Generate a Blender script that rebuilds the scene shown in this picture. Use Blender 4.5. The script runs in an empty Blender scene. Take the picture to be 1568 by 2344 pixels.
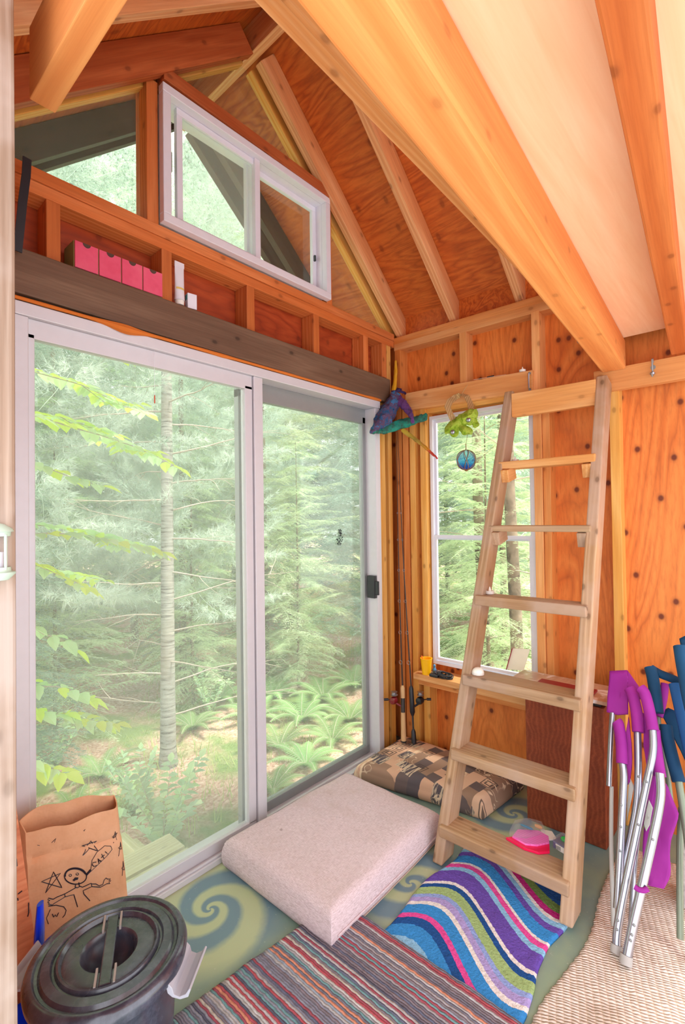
import bpy, bmesh, math, random
from mathutils import Vector, Matrix, noise
PI = math.pi
random.seed(7)
S = bpy.context.scene
COL = S.collection
# ------------------------------------------------------------------ camera
F_PX, W_PX, H_PX = 1123.1, 1568, 2344
CAM = Vector((-2.503, -1.774, 1.39))
yaw, pit, rol = math.radians(41.58), math.radians(0.85), math.radians(-0.77)
fw = Vector((math.cos(yaw)*math.cos(pit), math.sin(yaw)*math.cos(pit), math.sin(pit)))
rt0 = Vector((math.sin(yaw), -math.cos(yaw), 0)); up0 = rt0.cross(fw)
rt = rt0*math.cos(rol)+up0*math.sin(rol); up = up0*math.cos(rol)-rt0*math.sin(rol)
cd = bpy.data.cameras.new('camera'); cam = bpy.data.objects.new('camera', cd); COL.objects.link(cam)
cd.sensor_fit = 'HORIZONTAL'; cd.sensor_width = 36; cd.lens = F_PX/W_PX*36; cd.clip_start = 0.02
m = Matrix((rt, up, -fw)).transposed().to_4x4(); m.translation = CAM; cam.matrix_world = m
S.camera = cam
# ------------------------------------------------------------------ light and exposure
wd = bpy.data.worlds.new('overcast_sky'); S.world = wd; wd.use_nodes = True
nt = wd.node_tree; bg = nt.nodes['Background']; bg.inputs[0].default_value = (0.95, 0.955, 1.0, 1); bg.inputs[1].default_value = 1.9
sd = bpy.data.lights.new('sun', 'SUN'); sd.energy = 8.0; sd.angle = math.radians(20); sd.color = (1, .95, .88)
so = bpy.data.objects.new('sun', sd); COL.objects.link(so)
so.rotation_euler = Vector((-0.15, 0.32, -0.93)).to_track_quat('-Z', 'Y').to_euler()
S.view_settings.view_transform = 'Standard'; S.view_settings.look = 'None'
S.view_settings.exposure = 0.60; S.view_settings.gamma = 1; S.view_settings.use_curve_mapping = False
S.cycles.use_denoising = True
S.cycles.max_bounces = 10; S.cycles.diffuse_bounces = 6; S.cycles.transparent_max_bounces = 12
S.cycles.caustics_reflective = False; S.cycles.caustics_refractive = False
# ------------------------------------------------------------------ helpers
def at(px, py, ax, v):
    """point of the plane (axis ax at value v) seen at photo pixel px, py"""
    d = fw + rt*((px-784)/F_PX) - up*((py-1172)/F_PX)
    return CAM + d*((v-CAM[ax])/d[ax])
def at_n(px, py, n, k):
    d = fw + rt*((px-784)/F_PX) - up*((py-1172)/F_PX)
    n = Vector(n); return CAM + d*((k-n.dot(CAM))/n.dot(d))
class MB:
    def __init__(s): s.v = []; s.f = []; s.mi = []
    def add(s, vs, fs, mi=0):
        o = len(s.v); s.v += [tuple(p) for p in vs]; s.f += [tuple(i+o for i in f) for f in fs]; s.mi += [mi]*len(fs); return s
    def box(s, x0, x1, y0, y1, z0, z1, mi=0):
        vs = [(x, y, z) for x in (x0, x1) for y in (y0, y1) for z in (z0, z1)]
        return s.add(vs, [(0,1,3,2),(4,6,7,5),(0,4,5,1),(2,3,7,6),(0,2,6,4),(1,5,7,3)], mi)
    def obox(s, c, ax, ay, az, mi=0):
        c = Vector(c); vs = [c+ax*i+ay*j+az*k for i in (-1,1) for j in (-1,1) for k in (-1,1)]
        return s.add(vs, [(0,1,3,2),(4,6,7,5),(0,4,5,1),(2,3,7,6),(0,2,6,4),(1,5,7,3)], mi)
    def quad(s, a, b, c, d, mi=0): return s.add([a,b,c,d], [(0,1,2,3)], mi)
    def tube(s, pts, r, n=8, mi=0, cap=True, flat=1.0):
        pts = [Vector(p) for p in pts]; N = len(pts)
        rs = r if isinstance(r, (list, tuple)) else [r]*N
        vs = []; ref = None
        for i, p in enumerate(pts):
            t = (pts[min(i+1,N-1)]-pts[max(i-1,0)]).normalized()
            if ref is None: ref = t.orthogonal().normalized()
            ref = (ref - t*ref.dot(t)); ref = ref.normalized() if ref.length > 1e-6 else t.orthogonal().normalized()
            b = t.cross(ref)
            for k in range(n):
                a = 2*PI*k/n; vs.append(p+ref*(math.cos(a)*rs[i])+b*(math.sin(a)*rs[i]*flat))
        fs = [(i*n+k, i*n+(k+1)%n, (i+1)*n+(k+1)%n, (i+1)*n+k) for i in range(N-1) for k in range(n)]
        if cap: fs += [tuple(range(n-1,-1,-1)), tuple((N-1)*n+k for k in range(n))]
        return s.add(vs, fs, mi)
    def lathe(s, prof, c, n=32, axis='z', mi=0):
        c = Vector(c); vs = []
        for (r, h) in prof:
            for k in range(n):
                a = 2*PI*k/n; q = (r*math.cos(a), r*math.sin(a), h)
                if axis == 'y': q = (q[0], q[2], q[1])
                if axis == 'x': q = (q[2], q[0], q[1])
                vs.append(c+Vector(q))
        fs = [(i*n+k, i*n+(k+1)%n, (i+1)*n+(k+1)%n, (i+1)*n+k) for i in range(len(prof)-1) for k in range(n)]
        return s.add(vs, fs, mi)
    def grid(s, fn, nu, nv, mi=0):
        vs = [fn(i/nu, j/nv) for i in range(nu+1) for j in range(nv+1)]
        return s.add(vs, [(i*(nv+1)+j, (i+1)*(nv+1)+j, (i+1)*(nv+1)+j+1, i*(nv+1)+j+1) for i in range(nu) for j in range(nv)], mi)
    def build(s, name, mat, parent=None, smooth=False, bevel=0, origin=None):
        me = bpy.data.meshes.new(name); vs = s.v
        if origin is not None: vs = [(a-origin[0], b-origin[1], c-origin[2]) for a, b, c in vs]
        me.from_pydata(vs, [], s.f)
        for mm in (mat if isinstance(mat, (list, tuple)) else [mat]): me.materials.append(mm)
        if any(s.mi): me.polygons.foreach_set('material_index', s.mi)
        bm = bmesh.new(); bm.from_mesh(me)
        if len(s.v) < 20000: bmesh.ops.recalc_face_normals(bm, faces=bm.faces)
        bm.to_mesh(me); bm.free()
        if smooth:
            me.polygons.foreach_set('use_smooth', [True]*len(me.polygons))
            if smooth != 'all': me.set_sharp_from_angle(angle=math.radians(38))
        me.update()
        o = bpy.data.objects.new(name, me); COL.objects.link(o)
        if origin is not None: o.location = origin
        if bevel:
            b = o.modifiers.new('bevel', 'BEVEL'); b.width = bevel; b.segments = 2; b.limit_method = 'ANGLE'
        if parent is not None:
            o.parent = parent; o.matrix_parent_inverse = Matrix.Translation(-Vector(parent.location))
        return o
def tag(o, label, cat, group=None, kind=None):
    o['label'] = label; o['category'] = cat
    if group: o['group'] = group
    if kind: o['kind'] = kind
    return o
def thing(name, loc, label, cat, group=None):
    o = bpy.data.objects.new(name, None); COL.objects.link(o); o.location = loc; o.empty_display_size = .05
    return tag(o, label, cat, group)
def sroot(name, loc=(0,0,0)):
    o = bpy.data.objects.new(name, None); COL.objects.link(o); o.location = loc; o['kind'] = 'structure'; return o
def board(name, A, B, w, h, mat, parent=None, upv=(0,0,1), bevel=.002, notch=None):
    """a sawn board from A to B, w wide and h thick, grain along its length"""
    A = Vector(A); B = Vector(B); L = (B-A).length; x = (B-A).normalized(); u = Vector(upv)
    y = u.cross(x).normalized(); z = x.cross(y)
    mb = MB(); n = max(2, int(L/.25)); vs = []
    for i in range(n+1):
        X = -L/2+L*i/n
        for (yy, zz) in ((-1,-1),(1,-1),(1,1),(-1,1)):
            vs.append((X, yy*w/2+noise.noise(Vector((X*2+A.x*9, yy, zz)))*.0015, zz*h/2+noise.noise(Vector((X*2+A.y*7, yy+5, zz)))*.0015))
    fs = [(i*4+k, i*4+(k+1)%4, (i+1)*4+(k+1)%4, (i+1)*4+k) for i in range(n) for k in range(4)]+[(3,2,1,0), tuple(n*4+k for k in range(4))]
    mb.add(vs, fs); o = mb.build(name, mat, None, bevel=bevel)
    M = Matrix((x, y, z)).transposed().to_4x4(); M.translation = (A+B)/2; o.matrix_basis = M
    if parent is not None:
        o.parent = parent; o.matrix_parent_inverse = Matrix.Translation(-Vector(parent.location))
    return o
def structb(*a, **k):
    o = board(*a, **k); o['kind'] = 'structure'; return o
# ------------------------------------------------------------------ materials
class NT:
    def __init__(s, name):
        s.m = bpy.data.materials.new(name); s.m.use_nodes = True; s.t = s.m.node_tree; s.n = s.t.nodes; s.n.clear()
        s.out = s.n.new('ShaderNodeOutputMaterial'); s.b = s.n.new('ShaderNodeBsdfPrincipled'); s.l(s.b.outputs[0], s.out.inputs[0])
    def l(s, a, b): s.t.links.new(a, b)
    def nd(s, typ, ins=None, **k):
        n = s.n.new('ShaderNode'+typ)
        for a, v in k.items(): setattr(n, a, v)
        for i, v in (ins or {}).items():
            if isinstance(v, bpy.types.NodeSocket): s.l(v, n.inputs[i])
            else: n.inputs[i].default_value = v
        return n
    def co(s, scale=(1,1,1), kind='Object', loc=(0,0,0), rnd=0):
        c = s.nd('TexCoord'); v = c.outputs[kind]
        if rnd:
            oi = s.nd('ObjectInfo'); mu = s.nd('Math', {0: oi.outputs['Random'], 1: rnd}, operation='MULTIPLY')
            ad = s.nd('VectorMath', {0: v, 1: mu.outputs[0]}, operation='ADD'); v = ad.outputs[0]
        return s.nd('Mapping', {0: v, 1: loc, 3: scale}).outputs[0]
    def noise(s, vec, sc, det=4, rough=.5, dist=0):
        return s.nd('TexNoise', {'Vector': vec, 'Scale': sc, 'Detail': det, 'Roughness': rough, 'Distortion': dist})
    def ramp(s, fac, stops, interp='LINEAR'):
        r = s.nd('ValToRGB', {0: fac}); e = r.color_ramp; e.interpolation = interp
        while len(e.elements) > 1: e.elements.remove(e.elements[-1])
        e.elements[0].position = stops[0][0]; e.elements[0].color = (*stops[0][1][:3], 1)
        for p, c in stops[1:]:
            x = e.elements.new(p); x.color = (*c[:3], 1)
        return r.outputs[0]
    def mix(s, a, b, f, mode='MIX'):
        return s.nd('MixRGB', {0: f, 1: a if isinstance(a, bpy.types.NodeSocket) else (*a, 1), 2: b if isinstance(b, bpy.types.NodeSocket) else (*b, 1)}, blend_type=mode).outputs[0]
    def math(s, op, a, b=0.0, c=None):
        d = {0: a, 1: b}
        if c is not None: d[2] = c
        return s.nd('Math', d, operation=op).outputs[0]
    def bump(s, h, st=.3, dist=.01):
        b = s.nd('Bump', {'Height': h, 'Strength': st, 'Distance': dist}); s.l(b.outputs[0], s.b.inputs['Normal'])
    def fin(s, col=None, rough=.6, metal=0, spec=None, **k):
        if col is not None:
            if isinstance(col, bpy.types.NodeSocket): s.l(col, s.b.inputs['Base Color'])
            else: s.b.inputs['Base Color'].default_value = (*col, 1)
        if isinstance(rough, bpy.types.NodeSocket): s.l(rough, s.b.inputs['Roughness'])
        else: s.b.inputs['Roughness'].default_value = rough
        s.b.inputs['Metallic'].default_value = metal
        if spec is not None: s.b.inputs['Specular IOR Level'].default_value = spec
        for a, v in k.items(): s.b.inputs[a.replace('_', ' ')].default_value = v
        return s.m
def srgb(r, g, b):
    f = lambda c: (c/255/12.92 if c/255 <= .04045 else ((c/255+.055)/1.055)**2.4); return (f(r), f(g), f(b))
def plain(name, rgb, rough=.5, metal=0, **k):
    t = NT(name); v = t.noise(t.co(), 30, 3); c = srgb(*rgb)
    col = t.mix(tuple(x*.95 for x in c), tuple(min(1, x*1.03) for x in c), v.outputs['Fac'])
    return t.fin(col, rough, metal, **k)
def wood(name, light, mid, dark, knots=.5, grain=1.0, rough=.62, wear=None):
    """sawn lumber, grain along object X"""
    t = NT(name); base = t.co(rnd=7.3)
    st = t.nd('Mapping', {0: base, 3: (.9, 9, 9)}).outputs[0]
    warp = t.noise(st, 1.3, 2, .5)
    wv = t.nd('TexWave', {'Vector': st, 'Scale': .9*grain, 'Distortion': 5.0, 'Detail': 3, 'Detail Scale': 1.2}, wave_type='BANDS', bands_direction='Y')
    fine = t.noise(t.nd('Mapping', {0: base, 3: (5, 150, 150)}).outputs[0], 1.0, 4, .6)
    c = t.ramp(wv.outputs['Fac'], [(0, srgb(*mid)), (.55, srgb(*light)), (1, srgb(*mid))])
    c = t.mix(c, srgb(*dark), t.math('MULTIPLY', t.ramp(fine.outputs['Fac'], [(.35, (1,1,1)), (.6, (0,0,0))]), .28))
    c = t.mix(c, srgb(*dark), t.math('MULTIPLY', t.ramp(warp.outputs['Fac'], [(.4, (0,0,0)), (.75, (1,1,1))]), .35))
    if wear: 
        wn = t.noise(base, 3.5, 4, .6); c = t.mix(c, srgb(*wear), t.ramp(wn.outputs['Fac'], [(.42, (0,0,0)), (.62, (.75,.75,.75))]))
    sk = t.nd('SeparateXYZ', {0: base}); k2 = t.nd('CombineXYZ', {0: t.math('MULTIPLY', sk.outputs[0], 4.2), 1: t.math('MULTIPLY', t.math('ADD', sk.outputs[1], sk.outputs[2]), 7.0)})
    vo = t.nd('TexVoronoi', {'Vector': k2.outputs[0], 'Scale': 1.0, 'Randomness': 1.0}, voronoi_dimensions='2D')
    k = t.ramp(vo.outputs['Distance'], [(0, (1,1,1)), (.035, (1,1,1)), (.07, (.2,.2,.2)), (.12, (0,0,0))])
    c = t.mix(c, tuple(x*.45 for x in srgb(*dark)), t.math('MULTIPLY', k, knots))
    t.bump(t.math('ADD', fine.outputs['Fac'], wv.outputs['Fac']), .25, .002)
    oi = t.nd('ObjectInfo'); hs = t.nd('HueSaturation', {'Value': t.math('MULTIPLY_ADD', oi.outputs['Random'], .22, .89), 'Color': c})
    return t.fin(hs.outputs[0], rough, 0, .35)
def plywood(name, light, mid, dark, axis='z', knots=1.0, scale=1.0, seams=None):
    """rotary cut ply, flame grain stretched along the given axis"""
    t = NT(name); base = t.co()
    s = {'x': (.55, 3.0, 3.0), 'y': (3.0, .55, 3.0), 'z': (3.0, 3.0, .55)}[axis]
    mp = t.nd('Mapping', {0: base, 3: tuple(q*scale for q in s)}).outputs[0]
    n1 = t.noise(mp, 1.1, 3, .5, .8)
    rings = t.math('FRACT', t.math('MULTIPLY', n1.outputs['Fac'], 13.0))
    c = t.ramp(rings, [(0, tuple((a+b)/2 for a, b in zip(srgb(*dark), srgb(*mid)))), (.15, srgb(*mid)), (.55, srgb(*light)), (.9, srgb(*mid)), (1, tuple((a+b)/2 for a, b in zip(srgb(*dark), srgb(*mid))))])
    n2 = t.noise(base, 2.2, 3, .5)
    c = t.mix(c, srgb(*light), t.ramp(n2.outputs['Fac'], [(.35, (.15,.15,.15)), (.7, (.75,.75,.75))]))
    fine = t.noise(t.nd('Mapping', {0: base, 3: tuple(q*24 for q in s)}).outputs[0], 1, 3, .6)
    c = t.mix(c, srgb(*dark), t.math('MULTIPLY', t.ramp(fine.outputs['Fac'], [(.3, (1,1,1)), (.55, (0,0,0))]), .3))
    sk = t.nd('SeparateXYZ', {0: base}); k2 = t.nd('CombineXYZ', {0: t.math('MULTIPLY', sk.outputs[0 if axis == 'x' else 1], 6.0), 1: t.math('MULTIPLY', sk.outputs[2], 5.0)})
    vo = t.nd('TexVoronoi', {'Vector': k2.outputs[0], 'Scale': 1.0}, voronoi_dimensions='2D')
    k = t.ramp(vo.outputs['Distance'], [(0, (1,1,1)), (.045, (1,1,1)), (.085, (.25,.25,.25)), (.15, (0,0,0))])
    c = t.mix(c, tuple(x*.5 for x in srgb(*dark)), t.math('MULTIPLY', k, .75*knots))
    t.bump(rings, .08, .002)
    return t.fin(c, .55, 0, .4)
M = {}
M['stud'] = wood('pine_stud', (236,164,96), (220,136,64), (176,92,34))
M['stud_y'] = wood('yellow_stud', (240,190,110), (228,164,76), (186,116,44))
M['rafter'] = wood('rafter_pine', (236,184,132), (222,156,102), (160,92,52))
M['plate'] = wood('plate_pine', (222,136,78), (204,112,52), (158,76,32))
M['dfir'] = wood('red_fir', (190,104,56), (166,80,36), (116,48,20))
M['header'] = wood('pale_header', (240,182,122), (228,158,92), (190,112,56))
M['lintel'] = wood('weathered_beam', (134,104,82), (116,86,66), (72,50,36), knots=.7)
M['fascia'] = wood('dark_stained_fascia', (92,76,60), (76,62,48), (44,34,26))
M['ladder'] = wood('weathered_ladder_wood', (198,164,128), (176,138,100), (122,86,58), knots=.6, wear=(184,156,136))
M['rung_new'] = wood('new_rung_wood', (236,182,120), (222,156,88), (180,110,54), knots=.4)
M['rung_grey'] = wood('grey_rung_wood', (196,166,134), (176,144,110), (130,98,70), knots=.4)
M['joist'] = wood('planed_joist', (232,160,92), (222,140,74), (190,104,50), knots=.35, grain=.35)
M['joist_red'] = wood('red_joist', (216,126,66), (198,104,48), (156,70,30), knots=.5, grain=.35)
M['post'] = wood('grey_post_wood', (186,164,146), (164,138,118), (110,84,64), knots=.3, wear=(190,174,164))
M['ply_wall'] = plywood('wall_ply', (228,136,62), (208,108,40), (146,60,20), 'z', knots=1.3)
M['ply_dark'] = plywood('sheathing_ply', (176,76,34), (156,58,22), (110,36,14), 'x', knots=.6)
M['ply_roof'] = plywood('roof_ply', (212,116,46), (184,84,28), (112,40,12), 'y', scale=1.5, knots=.6)
M['ply_panel'] = plywood('leaning_ply', (224,146,102), (206,118,74), (160,78,44), 'x', knots=.15, scale=1.6)
M['ply_loft'] = (lambda t: t.fin(t.mix(t.ramp(t.noise(t.co((2, 30, 2)), 1.2, 5, .6, .5).outputs['Fac'], [(.3, srgb(244,202,158)), (.7, srgb(254,222,184))]), srgb(232,178,124), t.ramp(t.noise(t.co((1.2, 4, 1)), 1.1, 2).outputs['Fac'], [(.5, (0,0,0)), (.75, (.5,.5,.5))])), .45, 0, .5))(NT('smooth_loft_ply'))
M['alu'] = plain('painted_aluminium', (206,203,208), .35, .1)
M['alu_grey'] = plain('grey_aluminium', (150,152,152), .35, .3)
M['vinyl'] = plain('white_vinyl', (226,226,236), .3)
M['chrome'] = plain('bright_tube', (176,178,188), .28, .9)
M['black'] = plain('black_plastic', (26,27,34), .35)
M['foam'] = plain('orange_sealing_foam', (206,112,36), .9)
def glassmat(name, haze, tint=(.95,.985,.965), dusty=(.9,.97,.93)):
    t = NT(name); t.n.remove(t.b)
    tr = t.nd('BsdfTransparent', {0: (*tint, 1)}); df = t.nd('BsdfDiffuse', {0: (*dusty, 1)}); tl = t.nd('BsdfTranslucent', {0: (*dusty, 1)})
    gl = t.nd('BsdfGlossy', {0: (1,1,1,1), 1: .03}); fr = t.nd('Fresnel', {0: 1.45})
    dd = t.nd('MixShader', {0: .5, 1: df.outputs[0], 2: tl.outputs[0]})
    n = t.noise(t.co((1, 1, .5)), 1.6, 4, .6)
    hz = t.math('MULTIPLY', t.ramp(n.outputs['Fac'], [(.3, (.7,.7,.7)), (.7, (1,1,1))]), haze)
    a = t.nd('MixShader', {0: hz, 1: tr.outputs[0], 2: dd.outputs[0]})
    b = t.nd('MixShader', {0: t.math('MULTIPLY', fr.outputs[0], .08), 1: a.outputs[0], 2: gl.outputs[0]})
    t.l(b.outputs[0], t.out.inputs[0]); return t.m
M['glass'] = glassmat('dusty_door_glass', .17)
M['glass_clear'] = glassmat('window_glass', .03)
M['glass_gable'] = glassmat('gable_glass', .05)
def painted_floor():
    t = NT('painted_floor'); base = t.co()
    n = t.noise(base, 2.5, 4, .6)
    c = t.ramp(n.outputs['Fac'], [(.3, srgb(104,130,136)), (.5, srgb(128,150,138)), (.7, srgb(150,168,138))])
    brush = t.noise(t.nd('Mapping', {0: base, 3: (3, 3, 1)}).outputs[0], 6, 5, .7)
    for (cx, cy, R, ph, turns) in ((-1.50,-.225,.30,1.2,2.6), (-.93,-.70,.25,4.0,2.2), (-.25,-.82,.26,2.0,2.4), (-1.75,-.9,.3,.5,2.5)):
        v = t.nd('VectorMath', {0: base, 1: (cx, cy, 0)}, operation='SUBTRACT').outputs[0]
        sx = t.nd('SeparateXYZ', {0: v}); x, y = sx.outputs[0], sx.outputs[1]
        r = t.math('SQRT', t.math('ADD', t.math('MULTIPLY', x, x), t.math('MULTIPLY', y, y)))
        ang = t.math('ARCTAN2', y, x)
        s = t.math('ADD', t.math('MULTIPLY', t.math('LOGARITHM', t.math('ADD', r, .02), 2.718), turns*1.3), t.math('ADD', ang, ph))
        s = t.math('SINE', t.math('ADD', t.math('MULTIPLY', s, 2.0), t.math('MULTIPLY', brush.outputs['Fac'], .7)))
        fac = t.ramp(t.math('MULTIPLY_ADD', s, .5, .5), [(.25, (0,0,0)), (.75, (1,1,1))])
        sw = t.mix(srgb(108,136,150), srgb(182,192,150), fac)
        mask = t.ramp(t.math('DIVIDE', r, R), [(.75, (1,1,1)), (1.0, (0,0,0))])
        c = t.mix(c, sw, t.math('MULTIPLY', mask, .92))
    sc = t.noise(base, 60, 3, .7); c = t.mix(c, srgb(200,205,190), t.ramp(sc.outputs['Fac'], [(.66, (0,0,0)), (.74, (.5,.5,.5))]))
    return t.fin(c, .4, 0, .5)
M['floor'] = painted_floor()
# ------------------------------------------------------------------ the room shell
RZ0, RX0, SL = 3.51, -1.10, .88        # rafter undersides meet at the ridge here
def rz(x): return RZ0 - abs(x-RX0)*SL
YB = -2.55                              # where the modelled room ends, behind the camera
fl = MB().box(-2.25, .09, YB, .10, -.12, 0).build('floor', M['floor']); fl['kind'] = 'structure'
# front wall (the one with the sliding door): sheathing, studs, plates, lintel
wf = sroot('wall_front', (-1.1, .05, 0))
mb = MB()
mb.box(-2.25, .09, .092, .106, 2.09, 2.53); mb.box(-2.25, -2.06, .092, .106, -.1, 2.09); mb.box(-.19, .09, .092, .106, -.1, 2.09)
mb.build('sheathing', M['ply_dark'], wf)
board('lintel_beam', (-2.12, .035, 2.178), (-.082, .035, 2.162), .13, .146, M['lintel'], wf, bevel=.005)
for x in (-1.925, -1.522, -1.112, -.688, -.278, -.10):
    board('cripple_stud', (x, .045, 2.25), (x, .045, 2.455), .09, .043, M['plate'], wf, upv=(1,0,0))
board('plate', (-2.2, .045, 2.476), (0, .045, 2.476), .09, .042, M['plate'], wf)
board('plate', (-2.2, .043, 2.519), (0, .043, 2.519), .095, .042, M['plate'], wf)
for x, mt in ((-2.085,'stud'), (-.165,'stud_y'), (-.125,'stud_y'), (-.055,'stud_y')):
    board('stud', (x, .045 + (0 if x < -1 else .0), -.0), (x, .045, 2.09 if x < -.08 else 2.455), .09, .038, M[mt], wf, upv=(1,0,0))
board('gable_stud', (-1.578, .045, 2.54), (-1.578, .045, rz(-1.578)+.01), .09, .046, M['plate'], wf, upv=(1,0,0))
board('gable_stud', (-.585, .045, 2.54), (-.585, .045, rz(-.585)), .09, .042, M['plate'], wf, upv=(1,0,0))
board('gable_header', (-1.550, .022, 3.124), (-.60, .022, 3.112), .125, .052, M['dfir'], wf)
# side wall (with the tall window)
wr = sroot('wall_right', (.05, -1.2, 0))
mb = MB()
mb.box(.082, .096, -.23, .1, -.1, 2.6); mb.box(.082, .096, -.845, -.23, 2.0, 2.6); mb.box(.082, .096, -.845, -.23, -.1, .53); 
mb.build('wall_panel', M['ply_wall'], wr)
MB().box(.082, .096, -1.235, -.845, -.1, 2.6).build('wall_panel', M['ply_wall'], wr)
MB().box(.055, .069, YB, -1.232, -.1, 2.6).build('wall_panel', M['ply_wall'], wr)
for y in (-.025, -.075, -.125, -.20):
    board('stud', (.045, y, 0), (.045, y, 2.45 if y > -.06 else 2.08), .09, .04, M['stud' if y > -.1 else 'stud_y'], wr, upv=(0,1,0))
board('stud', (.04, -.875, 0), (.04, -.875, 2.43), .09, .04, M['header'], wr, upv=(0,1,0))
board('stud', (.045, -.915, .0), (.045, -.915, 2.0), .08, .036, M['stud'], wr, upv=(0,1,0))
board('stud', (.035, -1.225, 0), (.035, -1.225, 2.44), .09, .04, M['stud_y'], wr, upv=(0,1,0))
board('cripple_stud', (.045, -.47, 2.13), (.045, -.47, 2.43), .09, .04, M['header'], wr, upv=(0,1,0))
board('window_header', (-.005, -.10, 2.095), (-.005, -.865, 2.075), .05, .105, M['header'], wr)
board('window_header', (.045, -.10, 2.03), (.045, -.85, 2.02), .07, .03, M['stud_y'], wr)
board('plate', (.045, 0, 2.455), (.045, YB, 2.425), .09, .042, M['header'], wr)
board('plate', (.047, 0, 2.495), (.047, YB, 2.465), .095, .040, M['stud'], wr)
board('window_sill', (-.01, -.16, .470), (-.01, -.87, .470), .14, .035, M['header'], wr)
board('sill_support', (.02, -.16, .43), (.02, -.87, .43), .09, .045, M['stud'], wr, upv=(0,0,1))
board('blocking', (.075, 0, 2.585), (.075, YB, 2.56), .03, .14, M['ply_roof'], wr)
board('ledger', (-.02, -1.15, 2.005), (-.02, YB, 2.005), .04, .10, M['header'], wr)
# left wall stub in line with the post (only its inner side matters)
wl = MB().box(-2.40, -2.37, -.74, .106, -.1, 2.55).build('wall_left', M['ply_wall']); wl['kind'] = 'structure'
# roof: sheathing slopes, ridge, rafters
ce = sroot('ceiling', (-1.1, 0, 2.5))
th = .157
for sgn in (-1, 1):
    x0, x1 = RX0, RX0+sgn*1.45
    mb = MB(); a = rz(x0)+th; b = rz(x1)+th
    vs = [(x0, .62, a), (x1, .62, b), (x1, YB, b), (x0, YB, a)]
    mb.add(vs+[(x, y, z+.018) for x, y, z in vs], [(0,1,2,3), (7,6,5,4), (0,4,5,1), (1,5,6,2), (2,6,7,3), (3,7,4,0)])
    mb.build('roof_sheathing', M['ply_roof'], ce)
board('ridge_board', (RX0, YB, 3.60), (RX0, .60, 3.60), .04, .18, M['rafter'], ce)
def rafter(y, sgn, mat, name='rafter', dep=.115, x1=1.13):
    cs = 1/math.sqrt(1+SL*SL); n = Vector((sgn*SL*cs, 0, cs)); d = Vector((sgn*cs, 0, -SL*cs))
    A = Vector((RX0+sgn*.022, y, rz(RX0+sgn*.022))) + n*dep/2; B = Vector((RX0+sgn*x1, y, rz(RX0+sgn*x1))) + n*dep/2
    if name == 'rafter' and sgn > 0: B = Vector((.07, y, rz(.07))) + n*dep/2
    return board(name, A, B, .042, dep, mat, ce, upv=n)
for y in (-.03, -.40, -.785, -1.17, -1.56, -1.95, -2.34):
    rafter(y, 1, M['rafter']); rafter(y, -1, M['dfir'] if y > -.1 else M['rafter'])
for y in (.46, .58):
    rafter(y, 1, M['fascia'], 'overhang_rafter', x1=1.40); rafter(y, -1, M['fascia'], 'overhang_rafter', x1=1.40)
# gable wedge plates that close the joint over the window wall glass
rafter(.045, 1, M['stud_y'], 'gable_rafter'); rafter(.045, -1, M['stud_y'], 'gable_rafter')
# ------------------------------------------------------------------ gable glass
def pane(name, pts, y, mat, th=.005):
    mb = MB(); n = len(pts); vs = [(x, y, z) for x, z in pts]+[(x, y+th, z) for x, z in pts]
    mb.add(vs, [tuple(range(n)), tuple(range(2*n-1, n-1, -1))]+[(i, (i+1)%n, n+(i+1)%n, n+i) for i in range(n)])
    o = mb.build(name, mat); o['kind'] = 'structure'; return o
pane('window_3', [(-2.19, 2.54), (-1.60, 2.54), (-1.60, rz(-1.6)+.02), (-2.19, rz(-2.19)+.02)], .055, M['glass_gable'])
pane('window_4', [(-1.555, 3.132), (-.69, 3.132), (-1.10, rz(-1.1)+.01), (-1.50, rz(-1.5)+.02)], .055, M['glass_clear'])
pane('window_5', [(-.564, 2.54), (.0, 2.54), (-.564, rz(-.564)+.02)], .055, M['glass_clear'])
# gable slider
w1 = sroot('window_1', (-1.08, .05, 2.54))
def frame_mb(x0, x1, z0, z1, y0, y1, w, axis='y', mb=None):
    mb = mb or MB()
    def bx(a0, a1, c0, c1):
        if axis == 'y': mb.box(a0, a1, y0, y1, c0, c1)
        else: mb.box(y0, y1, a0, a1, c0, c1)
    bx(x0, x1, z1-w, z1); bx(x0, x1, z0, z0+w); bx(x0, x0+w, z0+w, z1-w); bx(x1-w, x1, z0+w, z1-w); return mb
X0, X1, Z0, Z1 = -1.552, -.607, 2.548, 3.090
frame_mb(X0, X1, Z0, Z1, -.035, .0, .034).build('window_frame', M['vinyl'], w1, bevel=.003)
frame_mb(X0+.012, X1-.012, Z0+.012, Z1-.012, 0, .085, .022).build('jamb', M['vinyl'], w1)
s1 = frame_mb(-1.475, -1.055, Z0+.034, Z1-.034, .0, .022, .026).build('sash', M['vinyl'], w1, bevel=.002)
MB().box(-1.45, -1.08, .010, .014, Z0+.06, Z1-.06).build('pane', M['glass'], s1)
s2 = frame_mb(-1.10, X1+-.034, Z0+.034, Z1-.034, .040, .062, .026).build('sash', M['vinyl'], w1, bevel=.002)
MB().box(-1.075, X1-.06, .050, .054, Z0+.06, Z1-.06).build('pane', M['glass_clear'], s2)
MB().box(-1.09, -1.06, -.012, .05, Z0+.034, Z1-.034).build('meeting_stile', M['vinyl'], w1, bevel=.003)
MB().box(-1.52, -1.495, .0, .02, 2.78, 2.86).box(-1.515, -1.505, -.012, .01, 2.80, 2.84).build('latch', M['alu_grey'], w1, bevel=.002)
MB().box(X1-.055, X1-.047, .03, .045, 2.76, 2.79).build('latch', M['black'], w1)
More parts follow.
